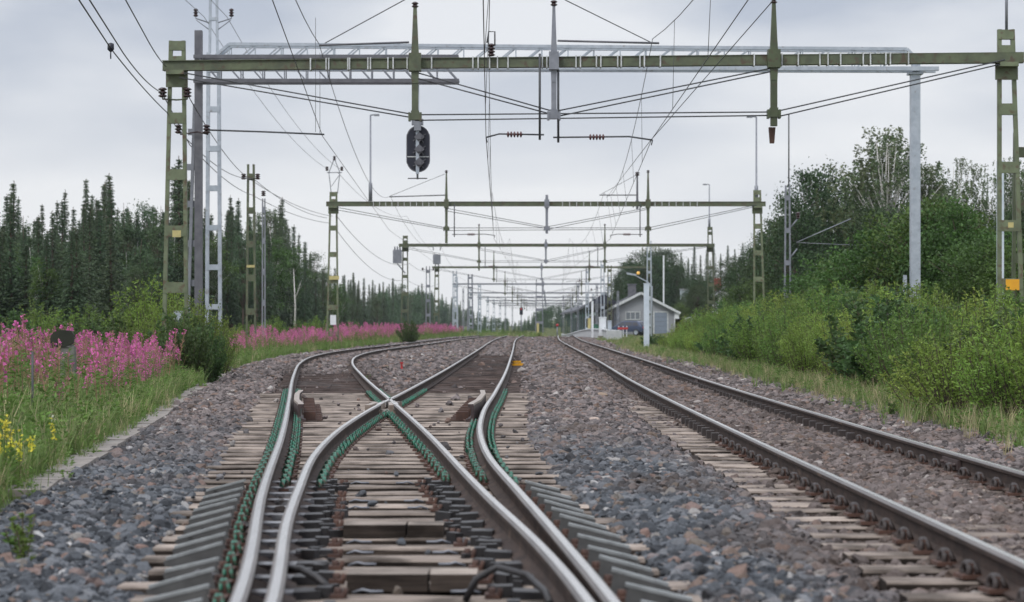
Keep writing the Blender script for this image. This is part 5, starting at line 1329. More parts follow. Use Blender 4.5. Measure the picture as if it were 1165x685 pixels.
def spruce(seed, h=14., rad=1.55, m='spruce', bare=.06, dens=1.0):
    r = np.random.default_rng(seed); mb = MB()
    mb.tube(bent((0, 0, -.3), (0, 0, h), 6, .04, r), [.19 * (1 - i / 6.3) + .012 for i in range(7)], 7)
    P, D = [], []
    z = bare * h + .4
    while z < h - .1:
        t = (z - bare * h) / (h * (1 - bare))
        rr = rad * (1 - t) ** 1.18 * min(1, .6 + t * 3) * r.uniform(.74, 1.14) + .02
        nb = int(r.integers(6, 10)); a0 = r.uniform(0, 6.28)
        for b_ in range(nb):
            a = a0 + 6.283 * b_ / nb + r.normal(0, .22); L = rr * r.uniform(.45, 1.22)
            if r.random() < .10: continue
            m_ = max(3, int(L / .15 * dens)); s = np.linspace(.12, 1, m_)
            droop = -.42 * L * s ** 1.6 + .14 * L * s ** 4
            up = .25 * (t > .85)
            pts = np.stack([np.cos(a) * L * s, np.sin(a) * L * s, z + droop + up * L * s], 1) + r.normal(0, .055, (m_, 3))
            d = np.stack([np.full(m_, np.cos(a)), np.full(m_, np.sin(a)), -.5 - .5 * s], 1)
            for k in (-1, 1):
                d2 = d + k * .75 * np.stack([np.full(m_, -np.sin(a)), np.full(m_, np.cos(a)), np.zeros(m_)], 1) + r.normal(0, .22, (m_, 3))
                P.append(pts + unit(d2) * .12); D.append(d2)
            P.append(pts - np.array([0, 0, .1])); D.append(d * .3 + np.array([0, 0, -1.]) + r.normal(0, .3, (m_, 3)))
        z += r.uniform(.17, .30)
    P.append(np.array([[0, 0, h], [0, 0, h - .25], [0, 0, h - .5]])); D.append(np.array([[0, 0, 1.], [.2, 0, 1], [-.2, .1, 1]]))
    P, D = np.concatenate(P), np.concatenate(D)
    kt = np.clip(1.2 - .75 * P[:, 2] / h, .4, 1.2)
    V, Fq = leaf_arrays(P, r.uniform(.22, .44, len(P)) * kt, r.uniform(.09, .15, len(P)) * kt, D, rng=r)
    return mb_data(mb, 'trunk', M['bark']), np_data('crown', V, Fq, M[m])
def crown_tree(seed, h, w, z0, nclump, nleaf, lsize, m, bark='bark', droop=0., clr=.55, trunk_r=.14, shell=.5, stems=1, lw=.62, lean=0.3):
    r = np.random.default_rng(seed); mb = MB(); P, D = [], []
    zc_, hz = (h + z0) / 2, (h - z0) / 2
    lob = r.uniform(0, 6.28, 5)
    for st in range(stems):
        top = np.array([r.normal(0, lean), r.normal(0, lean), h * r.uniform(.86, .97)])
        base = np.array([r.normal(0, .12 * (stems > 1)), r.normal(0, .12 * (stems > 1)), -.2])
        tp = bent(base, top, 7, .10 * h / 10, r)
        mb.tube(tp, [trunk_r * (1 - i / 7.4) + .012 for i in range(8)], 7)
        for c in range(nclump // stems):
            u = unit(r.normal(size=3)); q = shell + (1 - shell) * r.random() ** .6
            lobes = 1 + .20 * math.sin(3 * math.atan2(u[1], u[0]) + lob[0]) + .18 * math.sin(4 * u[2] + lob[1]) + .12 * math.sin(5 * math.atan2(u[1], u[0]) + 3 * u[2] + lob[2])
            env = 1 - .25 * max(0, u[2]) ** 2
            cpt = np.array([u[0] * w / 2 * q * lobes * env, u[1] * w / 2 * q * lobes * env, zc_ + u[2] * hz * q * min(1.04, lobes)])
            cpt[2] = max(cpt[2], z0 * .8)
            i0 = int(np.clip((cpt[2] / h) * 7 * .72, 1, 6)); a = np.array(tp[i0])
            if c % 2 == 0 or c < 14: mb.tube([tuple(a), tuple((a + cpt) / 2 + np.array([0, 0, .06 * h * .5]) + r.normal(0, .1, 3)), tuple(cpt)], [trunk_r * .36, trunk_r * .2, .012], 5)
            nl = int(nleaf * r.uniform(.5, 1.35)); s = clr * r.uniform(.6, 1.25)
            pp = r.normal(0, 1, (nl, 3)) * np.array([s, s, s * .62]) * .55
            if droop:
                k = r.random(nl) ** 1.3; strand = r.normal(0, s * .6, (max(3, nl // 14), 2))[r.integers(0, max(3, nl // 14), nl)]
                pp = np.stack([strand[:, 0] * (1 - .2 * k) + r.normal(0, .05, nl), strand[:, 1] + r.normal(0, .05, nl), -k * droop * r.uniform(.7, 1.2) + r.normal(0, .08, nl) + .2], 1)
            P.append(cpt + pp); d = r.normal(size=(nl, 3)); d[:, 2] -= .8 if droop else .25; D.append(d)
    P, D = np.concatenate(P), np.concatenate(D)
    V, Fq = leaf_arrays(P, r.uniform(.7, 1.35, len(P)) * lsize, r.uniform(.7, 1.2, len(P)) * lsize * lw, D, .6, r)
    return mb_data(mb, 'trunk', M[bark]), np_data('crown', V, Fq, M[m])
def shrub(seed, h, w, nst, nleaf, lsize, m, lw=.42, hv=.72):
    """many upright shoots from one stool, leaves along the shoots"""
    r = np.random.default_rng(seed); mb = MB(); P, D = [], []
    for s in range(nst):
        a = r.uniform(0, 6.283); sp = (r.random() ** .6) * w / 2
        hh = h * (1 - .38 * (sp / (w / 2)) ** 2) * r.uniform(hv, 1.1)
        b = np.array([math.cos(a) * sp * .35, math.sin(a) * sp * .35, -.05]); t = np.array([math.cos(a) * sp, math.sin(a) * sp, hh])
        pts = bent(b, t, 4, .05, r); mb.tube(pts, [.016, .013, .010, .007, .003], 4, cap=False)
        pa = np.array(pts)
        u = .12 + .88 * r.random(nleaf) ** .75; i = np.minimum((u * 4).astype(int), 3); f = (u * 4 - i)[:, None]
        c = pa[i] * (1 - f) + pa[i + 1] * f
        off = r.normal(size=(nleaf, 3)); off[:, 2] = off[:, 2] * .5 + .25; off = unit(off) * (r.uniform(.03, .26, nleaf) * (1.15 - u * .75))[:, None]
        P.append(c + off); dd = off * 1.2 + r.normal(0, .05, (nleaf, 3)); dd[:, 2] += .03; D.append(dd)
    P, D = np.concatenate(P), np.concatenate(D)
    V, Fq = leaf_arrays(P, r.uniform(.7, 1.4, len(P)) * lsize, r.uniform(.8, 1.2, len(P)) * lsize * lw, D, .8, r)
    return mb_data(mb, 'stem', M['twig']), np_data('foliage', V, Fq, M[m])
def plant(name, label, cat, parts, x, Y, s=1., rz=None, group=None, names=('trunk', 'crown'), sz=None, z=None):
    t = thing(name, label, cat, (x, Y, (g1(x, Y) if z is None else z)), group)
    t.rotation_euler = (0, 0, R.uniform(0, 6.28) if rz is None else rz); t.scale = (s, s, sz or s)
    for nm, me in zip(names, parts):
        o = bpy.data.objects.new(nm, me); COL.objects.link(o); o.parent = t
    return t

SPR = [spruce(100 + k, 14, rd, 'spruce', br, 1.0) for k, (rd, br) in enumerate(((1.9, .03), (1.6, .08), (2.2, .03), (1.45, .12), (1.8, .22)))]
PIN = [crown_tree(200 + k, 13, 2.9, 4.2, 60, 70, .24, 'pine', 'bark', 0, .75, .13, .25, 1, .45, .2) for k in range(3)]
DEC = [crown_tree(220 + k, 11, 3.4, 2.0, 80, 75, .22, 'leaf_deep', 'birch', 0, .75, .10, .35, 1, .6, .25) for k in range(2)]
BIR = [crown_tree(240 + k, 13, 4.8, 4.6, 84, 100, .17, 'leaf_birch', 'birch', 1.25, .62, .12, .45, 2 if k else 1, .62, .45) for k in range(3)]
BRO = [crown_tree(260 + k, 10, 7.0, 1.0, 190, 120, .19, 'big_leaf', 'bark', 0, .95, .18, .55, 2, .62, .3) for k in range(2)]
BRG = [crown_tree(270 + k, 5, 4.4, .5, 150, 110, .13, 'leaf_deep', 'bark', 0, .55, .10, .5, 3, .62, .25) for k in range(2)]
SHB = [shrub(300 + k, 2.2, 2.3, 64, 78, .085, 'leaf_bright') for k in range(3)]
SHM = [shrub(310 + k, 2.2, 2.4, 66, 84, .085, 'leaf', .5) for k in range(3)]
SHD = [shrub(320 + k, 1.7, 2.1, 44, 100, .095, 'leaf_dark', .6, .48) for k in range(2)]
FN = ('stem', 'foliage')

# the forest on the flower side: a skyline read from the photograph, then rows behind and between
sky_l = [(-6, 232), (15, 206), (31, 238), (48, 232), (60, 240), (74, 216), (84, 236), (98, 204), (110, 226), (124, 197), (134, 236), (145, 222), (156, 240), (165, 229), (179, 226), (190, 240), (204, 178), (216, 205), (234, 236), (250, 240),
         (262, 222), (271, 226), (284, 246), (292, 234), (306, 228), (321, 224), (334, 256), (347, 275), (358, 286), (371, 292), (381, 304), (392, 312), (402, 310), (414, 316), (424, 318), (436, 320), (447, 316), (458, 322), (468, 326), (480, 322), (491, 330), (503, 334), (514, 338), (524, 342), (534, 342)]
nf = 0
fg = 'trees of the spruce forest beyond the fireweed'
def forest_tree(px, py, Y, kind, label=None):
    global nf
    x = PX(px, Y); h = PZ(py, Y) - g1(x, Y)
    parts, h0, nm, lb = {'s': (SPR[nf % 5], 14, 'spruce_tree', 'dark narrow spruce standing in the forest beyond the fireweed'), 'p': (PIN[nf % 3], 13, 'pine_tree', 'green bushy crowned pine standing in the forest beyond the fireweed'),
                         'd': (DEC[nf % 2], 11, 'birch_tree', 'light green birch standing among the dark forest spruces')}[kind]
    s = h / h0 * 1.0
    plant(nm, label or lb, 'tree', parts, x, Y, s * R.uniform(.9, 1.12) if kind != 's' else max(s, .66) * R.uniform(1.05, 1.45), group=fg, sz=s); nf += 1
special = {204: 'tallest dark spruce, rising behind the near green mast', 124: 'tall dark spruce with a ragged spire, highest in the forest before the masts', 15: 'tall pointed spruce standing clear of its lower neighbours at the forest end'}
for px, py in sky_l:
    Y = max(150, 27.5 * F / (CX - px)) * R.uniform(1.0, 1.06)
    if px < 230: Y = R.uniform(150, 178)
    forest_tree(px, py, Y, 's' if R.random() < .85 else 'p', special.get(px))
for px, py in sky_l:
    for q in range(3):
        px2 = px + R.uniform(-9, 9); Y = max(172, 30 * F / (CX - px2)) * R.uniform(1.02, 1.16)
        if px2 < 545: forest_tree(px2, min(py + R.choice((R.uniform(8, 24), R.uniform(20, 60))), 354), Y, 's')
skx = np.array([p[0] for p in sky_l]); sky_y = np.array([p[1] for p in sky_l])
for k in range(235):
    px = R.uniform(-14, 400) if k < 165 else R.uniform(380, 545)
    base = float(np.interp(px, skx, sky_y))
    Yf = max(128, 25.0 * F / (CX - px))
    Y = Yf * R.uniform(.98, 1.42)
    kind = R.choices('spd', (6, 3, 3 if Y < Yf * 1.12 else 0))[0]
    py = base + (368 - base) * (R.uniform(.03, .34) if kind == 's' else R.uniform(.16, .5))
    forest_tree(px, py, Y, kind)
# thin pale dead trunk and saplings at the edge
t = thing('dead_tree', 'leafless pale dead tree leaning at the forest edge behind the fireweed', 'tree', (PX(336, 150), 150, 0))
mb = MB(); mb.tube([W(335, 385, 150), W(336, 350, 150), W(334, 306, 150)], [.09, .06, .02], 6); mb.tube([W(336, 340, 150), W(342, 322, 150)], [.04, .012], 5); mb.build('trunk', M['birch'], t)

# far woods that read as one mass
def woods(name, spots):
    VV, FF, n0 = [], [], 0
    r = np.random.default_rng(9); base = []
    for k in range(4):
        me = (SPR[k], PIN[k % 3])[k % 2][1]; n = len(me.vertices); co = np.empty(n * 3, np.float32); me.vertices.foreach_get('co', co); co = co.reshape(-1, 4, 3)
        co = co[r.permutation(len(co))[:1500]]; c = co.mean(1, keepdims=True); base.append(c + (co - c) * 1.7)
    for x, Y, h in spots:
        b = base[r.integers(0, 4)]; a = r.uniform(0, 6.28); s = h / 14.; w = s * r.uniform(1.0, 1.7)
        q = np.stack([(b[..., 0] * math.cos(a) - b[..., 1] * math.sin(a)) * w, (b[..., 0] * math.sin(a) + b[..., 1] * math.cos(a)) * w, b[..., 2] * s], -1).reshape(-1, 3) + np.array([x, Y, g1(x, Y) - .2])
        VV.append(q); FF.append(np.arange(len(q)).reshape(-1, 4) + n0); n0 += len(q)
    o = np_mesh(name, np.concatenate(VV), np.concatenate(FF), M['pine']); return props(o, kind='stuff')
sp = []
for k in range(170):
    px = R.uniform(530, 720); Y = R.uniform(560, 900)
    top = np.interp(px, [535, 560, 590, 602, 615, 640, 655, 670, 700, 720], [348, 356, 362, 356, 348, 345, 350, 352, 348, 342]) + R.uniform(0, 7)
    sp.append((PX(px, Y), Y, PZ(top, Y) + 1.2))
for k in range(70):
    Y = R.uniform(480, 900); px = CX - 26 * F / Y * R.uniform(1.0, 1.35)
    if px < 430: continue
    top = np.interp(px, [430, 480, 520, 560], [322, 328, 342, 352]) + R.uniform(0, 12)
    sp.append((PX(px, Y), Y, PZ(top, Y) + 1.2))
woods('distant_forest', sp)

# trees on the right
def tr(px, py, Y, parts, h0, name, label, wide=1., group=None):
    x = PX(px, Y); h = PZ(py, Y) - g1(x, Y); s = h / h0
    return plant(name, label, 'tree', parts, x, Y, s * wide, sz=s, group=group)
tr(1003, 139, 132, BIR[1], 13, 'birch_tree', 'tallest birch with white forked trunks, left of the pale steel post', 1.45)
tr(1022, 150, 128, BIR[0], 13, 'birch_tree', 'airy birch showing white trunk just left of the pale steel post', 1.3)
tr(1062, 186, 130, BIR[2], 13, 'birch_tree', 'birch with drooping twigs just right of the pale steel post', 1.05)
tr(1095, 177, 134, BIR[0], 13, 'birch_tree', 'slender birch standing alone between the steel post and the yellow sign mast', .95)
tr(1082, 214, 126, BIR[1], 13, 'birch_tree', 'lower birch in front of the slender one', 1.1)
tr(1148, 178, 128, BIR[2], 13, 'birch_tree', 'birch behind the green mast that bears the yellow sign', 1.1)
tr(1175, 190, 130, BIR[1], 13, 'birch_tree', 'birch cut by the picture edge behind the dark lattice frame', 1.1)
tr(938, 193, 142, BRO[0], 10, 'broadleaf_tree', 'big dark round tree, its crown higher than the bushes left of the birches', .84)
tr(972, 208, 136, BRO[1], 10, 'broadleaf_tree', 'dark tree squeezed between the big round tree and the forked birch', .8)
tr(906, 222, 150, BRO[1], 10, 'broadleaf_tree', 'dark rounded tree behind the slim cantilever mast', .72)
tr(1005, 236, 124, BRO[0], 10, 'broadleaf_tree', 'shaded tree beneath the forked birch', .9)
tr(1130, 238, 122, BRO[1], 10, 'broadleaf_tree', 'dark tree under the birch behind the yellow sign mast', .95)
tr(1168, 232, 118, BRO[0], 10, 'broadleaf_tree', 'dark tree at the picture edge below the cut birch', .9)
tr(1085, 262, 112, BRO[1], 10, 'broadleaf_tree', 'dark shaded tree between the steel post and the slender birch', .9)
for px, py, Y, k, wd, lab in ((1012, 262, 74, 0, 1.15, 'round green bushy tree left of the pale steel post'), (1058, 226, 72, 1, .95, 'full green bushy tree behind the pale steel post'), (1092, 236, 70, 0, .9, 'green bushy tree right of the pale steel post'),
                         (1120, 272, 66, 1, 1.1, 'green bushy tree left of the yellow sign mast'), (978, 285, 80, 1, 1.1, 'low spreading green tree at the cantilever arm tip'), (1158, 278, 64, 0, 1.1, 'green bushy tree behind the yellow sign'),
                         (945, 296, 88, 0, 1.2, 'low green tree under the cantilever arm')):
    tr(px, py, Y, BRG[k], 5, 'bushy_tree', lab, wd)
sg = 'trees around the shed and the white house'
for px, py, Y, parts, h0, wd, lab in ((735, 286, 345, BRO[1], 10, .95, 'big round tree rising behind the shed ridge'), (756, 283, 356, BRO[0], 10, .9, 'big round tree behind the flagpole, top of its group'), (718, 298, 352, BRO[0], 10, .85, 'round tree left of the shed ridge'), (840, 292, 205, BRO[1], 10, .95, 'leafy tree left of the second gantry mast'), (893, 250, 168, BRO[0], 10, .85, 'leafy tree behind the cantilever mast foot'), (735, 280, 362, BIR[0], 13, 1.5, 'tall birch rising behind the grey shed roof'), (712, 312, 350, BRO[0], 10, .8, 'round tree behind the left slope of the shed roof'), (752, 294, 352, BRO[1], 10, .85, 'leafy tree behind the flagpole'),
                               (770, 302, 350, BRO[0], 10, .8, 'leafy tree right of the flagpole'), (700, 335, 360, BRO[1], 10, .9, 'small leafy tree left of the shed roof'), (795, 312, 300, BRO[1], 10, 1.0, 'dark round tree left of the white house'), (782, 336, 296, BRO[0], 10, 1.1, 'low dark tree hiding the pale car'),
                               (793, 324, 286, BRO[0], 10, .8, 'dark tree between the low dark tree and the white house'), (862, 316, 262, BRO[1], 10, .8, 'leafy tree right of the white house'), (856, 332, 255, BRO[0], 10, .8, 'low leafy tree right of the white house corner'), (862, 278, 190, BRO[0], 10, .85, 'leafy tree behind the second gantry mast'),
                               (878, 262, 176, BRO[1], 10, .8, 'taller leafy tree right of the second gantry mast'), (884, 312, 150, BRG[0], 5, 1.1, 'green tree low beside the cantilever mast'), (850, 322, 170, BRG[1], 5, 1.1, 'green tree low before the second gantry mast'), (772, 346, 285, BRG[0], 5, 1.2, 'garden bush tree at the garage corner'), (826, 348, 270, BRG[1], 5, 1.3, 'garden bush tree below the white house window')):
    tr(px, py, Y, parts, h0, 'garden_tree', lab, wd, sg)
hg = 'spruces on the hill behind the white house'
for k, (px, py) in enumerate(((775, 286), (783, 293), (790, 279), (797, 290), (804, 284), (812, 277), (820, 288), (828, 279), (836, 283), (845, 276), (853, 286), (764, 294), (808, 296), (833, 296), (787, 300), (868, 276), (718, 322), (708, 330), (690, 344), (696, 338))):
    Y = R.uniform(395, 450); x = PX(px, Y); s = (PZ(py, Y) - g1(x, Y)) / 14
    plant('spruce_tree', 'dark spruce on the wooded hill behind the white house', 'tree', SPR[k % 5], x, Y, s * 1.15, sz=s, group=hg)

# scrub along the right hand track
def shr(px, py_top, Y, parts, label, h0=2.2, wide=1., group=None, name='shrub', x=None):
    x = PX(px, Y) if x is None else x
    h = PZ(py_top, Y) - g1(x, Y); s = h / h0
    return plant(name, label, 'bush', parts, x, Y, max(s, .6) * wide, sz=s, names=FN, group=group)
bg_ = 'willow bushes lining the right hand track'
rb = np.random.default_rng(21); k = 0
Yq = 25.5
while Yq < 112:
    for row in range(3):
        x = float(edgeR(Yq)) + 1.15 + row * 1.75 + rb.normal(0, .25)
        Y = Yq + rb.normal(0, .3)
        px = CX + x * F / Y
        if px > 1260: continue
        top = np.interp(px, [735, 760, 800, 850, 900, 960, 1000, 1050, 1100, 1165, 1300], [374, 366, 356, 343, 340, 328, 330, 336, 340, 335, 335]) + rb.uniform(-5, 12) + (14 if row == 0 else 0) - (4 if row == 2 else 0)
        kind = (SHB, SHM, SHB, SHM, SHD)[int(rb.integers(0, 5))]
        far = row == 2
        lb = {id(SHB): 'yellow green willow bush in the thicket along the right hand track', id(SHM): 'mid green leafy bush in the thicket along the right hand track', id(SHD): 'dark green leafy bush in the thicket along the right hand track'}[id(kind)]
        h0 = 1.7 if kind is SHD else 2.2
        shr(px, top, Y, kind[k % len(kind)], lb, h0, 1.05 if h0 > 2 else 1.25, bg_, x=x); k += 1
    Yq += 1.75
shr(1095, 366, 29.5, SHB[1], 'bright yellow green bush standing forward of the thicket near the dry grass', wide=1.2)
shr(1150, 372, 28.0, SHB[2], 'bright bush at the picture edge, forward of the thicket', wide=1.2)
shr(1068, 392, 31.0, SHB[0], 'low bright bush beside the forward yellow green bush', wide=1.3)
# bushes on the flower side
for px, py, Y, parts, h0, wd, lab in ((172, 316, 61, SHB[0], 2.2, 1.0, 'tall bright alder bush left of the near green mast'), (156, 335, 63, SHM[1], 2.2, 1.0, 'green bush at the shaded side of the tall bright alder'), (196, 330, 58, SHB[1], 2.2, .85, 'bright green bush at the foot of the near green mast'), (226, 338, 52, SHM[0], 2.2, .9, 'green bush between the dark grey upright and the fireweed'),
                               (211, 358, 47, SHD[0], 1.7, .66, 'dark green bush at the fireweed end by the trough'), (236, 368, 48.5, SHD[1], 1.7, .62, 'dark green bush overhanging the trough end'), (205, 352, 50, SHD[1], 1.7, .9, 'dark bush behind the fireweed in front of the mast'), (248, 368, 56, SHM[2], 2.2, .9, 'small green bush at the bend beyond the trough'), (100, 350, 66, SHM[2], 2.2, 1.0, 'green bush behind the middle of the fireweed'), (40, 345, 66, SHM[0], 2.2, 1.1, 'green bush behind the dark rounded board'),
                               (66, 352, 60, SHB[2], 2.2, 1.1, 'pale green bush behind the dark rounded board'), (8, 352, 62, SHD[0], 1.7, 1.3, 'dark bush at the picture edge behind the fireweed'), (128, 356, 60, SHD[1], 1.7, 1.2, 'dark bush left of the tall bright alder'), (22, 366, 52, SHD[1], 1.7, 1.2, 'low dark bush behind the reddish seed stems'), (88, 366, 52, SHD[0], 1.7, 1.2, 'low dark bush behind the pinkest fireweed'), (150, 366, 52, SHM[1], 2.2, 1.2, 'low green bush under the tall bright alder'),
                               (310, 362, 122, SHB[1], 2.2, 1.3, 'bright bush behind the fireweed left of the second gantry mast'), (340, 366, 128, SHM[2], 2.2, 1.3, 'green bush behind the fireweed beside the second gantry mast'), (282, 366, 112, SHM[0], 2.2, 1.2, 'green bush at the foot of the narrow green mast'), (268, 372, 96, SHB[0], 2.2, 1.2, 'low bright bush before the narrow green mast'), (362, 360, 126, SHB[2], 2.2, 1.2, 'bright bush next to the second gantry mast'),
                               (400, 366, 150, SHM[1], 2.2, 1.4, 'green bush between the second gantry mast and the transformer mast'), (430, 368, 165, SHB[0], 2.2, 1.4, 'bright low bush left of the transformer mast'), (466, 364, 143, SHD[0], 1.7, 1.0, 'round dark bush on the verge under the transformer mast'), (505, 371, 215, SHM[1], 2.2, 1.4, 'far green bush on the verge past the transformer masts'), (552, 374, 250, SHB[1], 2.2, 1.6, 'far bright bush at the loop bend'), (585, 375, 260, SHM[0], 2.2, 1.6, 'far green bush between the tracks at the bend'), (612, 378.5, 212, SHB[2], 2.2, .8, 'small bush at the foot of the mast between the tracks'),
                               (572, 374, 262, SHB[2], 2.2, 1.6, 'far yellow green bush where the tracks bend away'), (598, 376, 270, SHM[2], 2.2, 1.5, 'farthest bush between the tracks'), (534, 374, 240, SHM[0], 2.2, 1.5, 'far green bush by the pale masts')):
    shr(px, py, Y, parts, lab, h0, wd)

# a weed growing in the ballast, yellow toadflax
def merge(protos, spots, name, mats, kind='stuff'):
    """protos: list of (V, F, mi); spots: rows x, y, z, scale, rot, lean_x, lean_y, which"""
    VV, FF, MI, n0 = [], [], [], 0
    for w, (V, Fq, mi) in enumerate(protos):
        s = spots[spots[:, 7] == w]
        if not len(s): continue
        c, sn = np.cos(s[:, 4])[:, None], np.sin(s[:, 4])[:, None]
        x = (V[None, :, 0] * c - V[None, :, 1] * sn) * s[:, 3:4] + s[:, 0:1] + V[None, :, 2] * s[:, 5:6]
        y = (V[None, :, 0] * sn + V[None, :, 1] * c) * s[:, 3:4] + s[:, 1:2] + V[None, :, 2] * s[:, 6:7]
        z = V[None, :, 2] * s[:, 3:4] + s[:, 2:3]
        VV.append(np.stack([x, y, z], -1).reshape(-1, 3)); FF.append((Fq[None] + (np.arange(len(s)) * len(V))[:, None, None]).reshape(-1, 4) + n0); MI.append(np.tile(mi, len(s))); n0 += len(V) * len(s)
    o = np_mesh(name, np.concatenate(VV), np.concatenate(FF), mats, np.concatenate(MI))
    return props(o, kind=kind) if kind else o
def fireweed(seed, h, seedy):
    r = np.random.default_rng(seed); Vs, Fs, Ms, n0 = [], [], [], 0
    def put(V, Fq, m):
        nonlocal n0
        Vs.append(V); Fs.append(Fq + n0); Ms.append(np.full(len(Fq), m)); n0 += len(V)
    bend = r.normal(0, .05, 2)
    def ax(t): return np.stack([bend[0] * t * t, bend[1] * t * t, t * h], -1)
    for a in (0, 1.57):
        t = np.linspace(0, 1, 5); c = ax(t); wv = np.array([math.cos(a), math.sin(a), 0]) * .006
        V = np.concatenate([c - wv, c + wv]); put(V, np.array([[i, i + 1, i + 6, i + 5] for i in range(4)]), 1)
    n = 30 if seedy >= 0 else 52; t = r.uniform(.10, .70 if seedy >= 0 else 1., n); a = r.uniform(0, 6.28, n); d = np.stack([np.cos(a), np.sin(a), r.uniform(-.1, .7, n)], 1)
    put(*leaf_arrays(ax(t) + unit(d) * .06, r.uniform(.10, .16, n), r.uniform(.016, .028, n), d, .8, r), 0)
    lo = .62
    if seedy != 0:
        n = int(46 * abs(seedy)) + 1; t = r.uniform(lo - .1, .92, n); a = r.uniform(0, 6.28, n); d = np.stack([np.cos(a), np.sin(a), r.uniform(.6, 1.6, n)], 1)
        put(*leaf_arrays(ax(t) + unit(d) * .04, r.uniform(.05, .095, n), r.uniform(.007, .012, n), d, 0, r), 1)
    nfw = int(58 * (1 - seedy * .82)) if seedy >= 0 else 0
    t0 = lo + .12 * seedy if 0 <= seedy < .9 else .9
    t = r.uniform(t0, .99, nfw); a = r.uniform(0, 6.28, nfw); rad = .055 * (1.12 - t) / .4 + .012
    d = np.stack([np.cos(a), np.sin(a), r.uniform(-.2, .5, nfw)], 1)
    put(*leaf_arrays(ax(t) + unit(d) * rad[:, None], r.uniform(.032, .056, nfw), r.uniform(.028, .048, nfw), None, 0, r), 2)
    return np.concatenate(Vs), np.concatenate(Fs), np.concatenate(Ms)
FWP = [fireweed(400 + k, 1.15, s) for k, s in enumerate((.05, .2, .45, .8, 1.0, 1.0, -.08, -.15))]
rows = []
def fw_put(x, y, pflower, hs):
    q = RNG.random(); w = RNG.integers(0, 3) if q < pflower else (RNG.integers(3, 6) if q < pflower + (1 - pflower) * .62 else RNG.integers(6, 8))
    hs = hs * (.86 + .2 * math.sin(x * 1.3 + y * .7) * math.sin(y * .37 - x)) * (.85 if w > 5 else 1)
    rows.append((x, y, g1(x, y), hs, RNG.uniform(0, 6.28), RNG.normal(0, .06), RNG.normal(0, .06), w))
for k in range(2500):                                 # the tall bed beside the trough
    y = RNG.uniform(22, 47); x = RNG.uniform(-13, float(edgeL(y)) - (.6 if y > 27 else 1.0))
    px = CX + x * F / y
    if px < -40 or px > 245: continue
    nzv = math.sin(x * 2.1 + y * .4) + math.sin(y * .9 - x * 1.3) + .6 * math.sin(3.1 * x)
    if nzv < -.75 and RNG.random() < .75: continue
    pf = np.interp(px, [0, 50, 75, 150, 200, 240], [.05, .12, .36, .38, .30, .20])
    pf = pf * np.clip(.95 + 1.5 * math.sin(x * 1.7 + 1.1 * math.sin(y * .8)) * math.sin(y * .55 + x), .04, 2.2)
    fw_put(x, y, pf, RNG.uniform(.6, 1.22) * np.interp(px, [0, 120, 240], [1.02, 1, .95]))
for k in range(3600):                                 # the long band round the bend
    y = RNG.uniform(62, 225); x = float(edgeL(y)) - .45 - abs(RNG.normal(0, 1.7))
    px = CX + x * F / y
    if 232 < px < 262: continue
    fw_put(x, y, np.clip(.5 + .4 * math.sin(y * .21 + x * .7) * math.sin(y * .09), .1, .9), RNG.uniform(.6, 1.12) * (1 if y < 120 else 1.1))
merge(FWP, np.array(rows), 'fireweed_flowers', [M['fwleaf'], M['fwstem'], M['fwflower']])

def tuft(seed, n, h, spread, droop=.5, w=.008):
    r = np.random.default_rng(seed); Vs, Fs, n0 = [], [], 0
    for k in range(n):
        a = r.uniform(0, 6.28); b = np.array([r.normal(0, spread * .4), r.normal(0, spread * .4), 0]); hh = h * r.uniform(.5, 1.1); d = np.array([math.cos(a), math.sin(a), 0]); lean = r.uniform(.05, droop) * hh
        side = np.array([-d[1], d[0], 0]) * w
        p = [b, b + d * lean * .3 + np.array([0, 0, hh * .55]), b + d * lean + np.array([0, 0, hh * r.uniform(.85, 1)])]
        V = np.array([p[0] - side, p[0] + side, p[1] - side * .8, p[1] + side * .8, p[2] - side * .15, p[2] + side * .15])
        Vs.append(V); Fs.append(np.array([[0, 1, 3, 2], [2, 3, 5, 4]]) + n0); n0 += 6
    return np.concatenate(Vs), np.concatenate(Fs), np.zeros(2 * n, int)
def herb(seed, h):
    r = np.random.default_rng(seed); n = 34; t = r.uniform(.05, 1, n); a = r.uniform(0, 6.28, n); d = np.stack([np.cos(a), np.sin(a), r.uniform(-.1, .8, n)], 1)
    P = np.stack([np.zeros(n), np.zeros(n), t * h], 1) + unit(d) * (.03 + .09 * (1 - t))[:, None]
    V, Fq = leaf_arrays(P, r.uniform(.05, .11, n), r.uniform(.016, .04, n), d, .8, r); return V, Fq, np.full(n, 2)
GRP = [tuft(500 + k, 14, .46, .10) for k in range(4)] + [(v, f, m + 1) for v, f, m in (tuft(510 + k, 10, .55, .10, .6, .005) for k in range(3))] + [herb(520 + k, .45) for k in range(3)]
rows = []
def gr_put(x, y, s, straw, herbp=.12):
    q = RNG.random(); w = RNG.integers(4, 7) if q < straw else (RNG.integers(7, 10) if q < straw + herbp else RNG.integers(0, 4))
    rows.append((x, y, g1(x, y) - .01, s, RNG.uniform(0, 6.28), RNG.normal(0, .08), RNG.normal(0, .08), w))
for k in range(11000):
    y = 12 + 40 * RNG.random() ** 1.25; e = float(edgeL(y))
    x = e - .30 - RNG.random() ** 1.4 * 5.5
    if abs(x) > .245 * y + 1.5: continue
    near = x > e - .9
    gr_put(x, y, RNG.uniform(.5, 1.0) if near else RNG.uniform(.75, 1.35), .17, .30)
for k in range(420):
    y = 14 + 26 * RNG.random() ** 1.6; x = float(edgeL(y)) - .36 + abs(RNG.normal(0, .13)); gr_put(x, y, RNG.uniform(.2, .6), .25, .4)
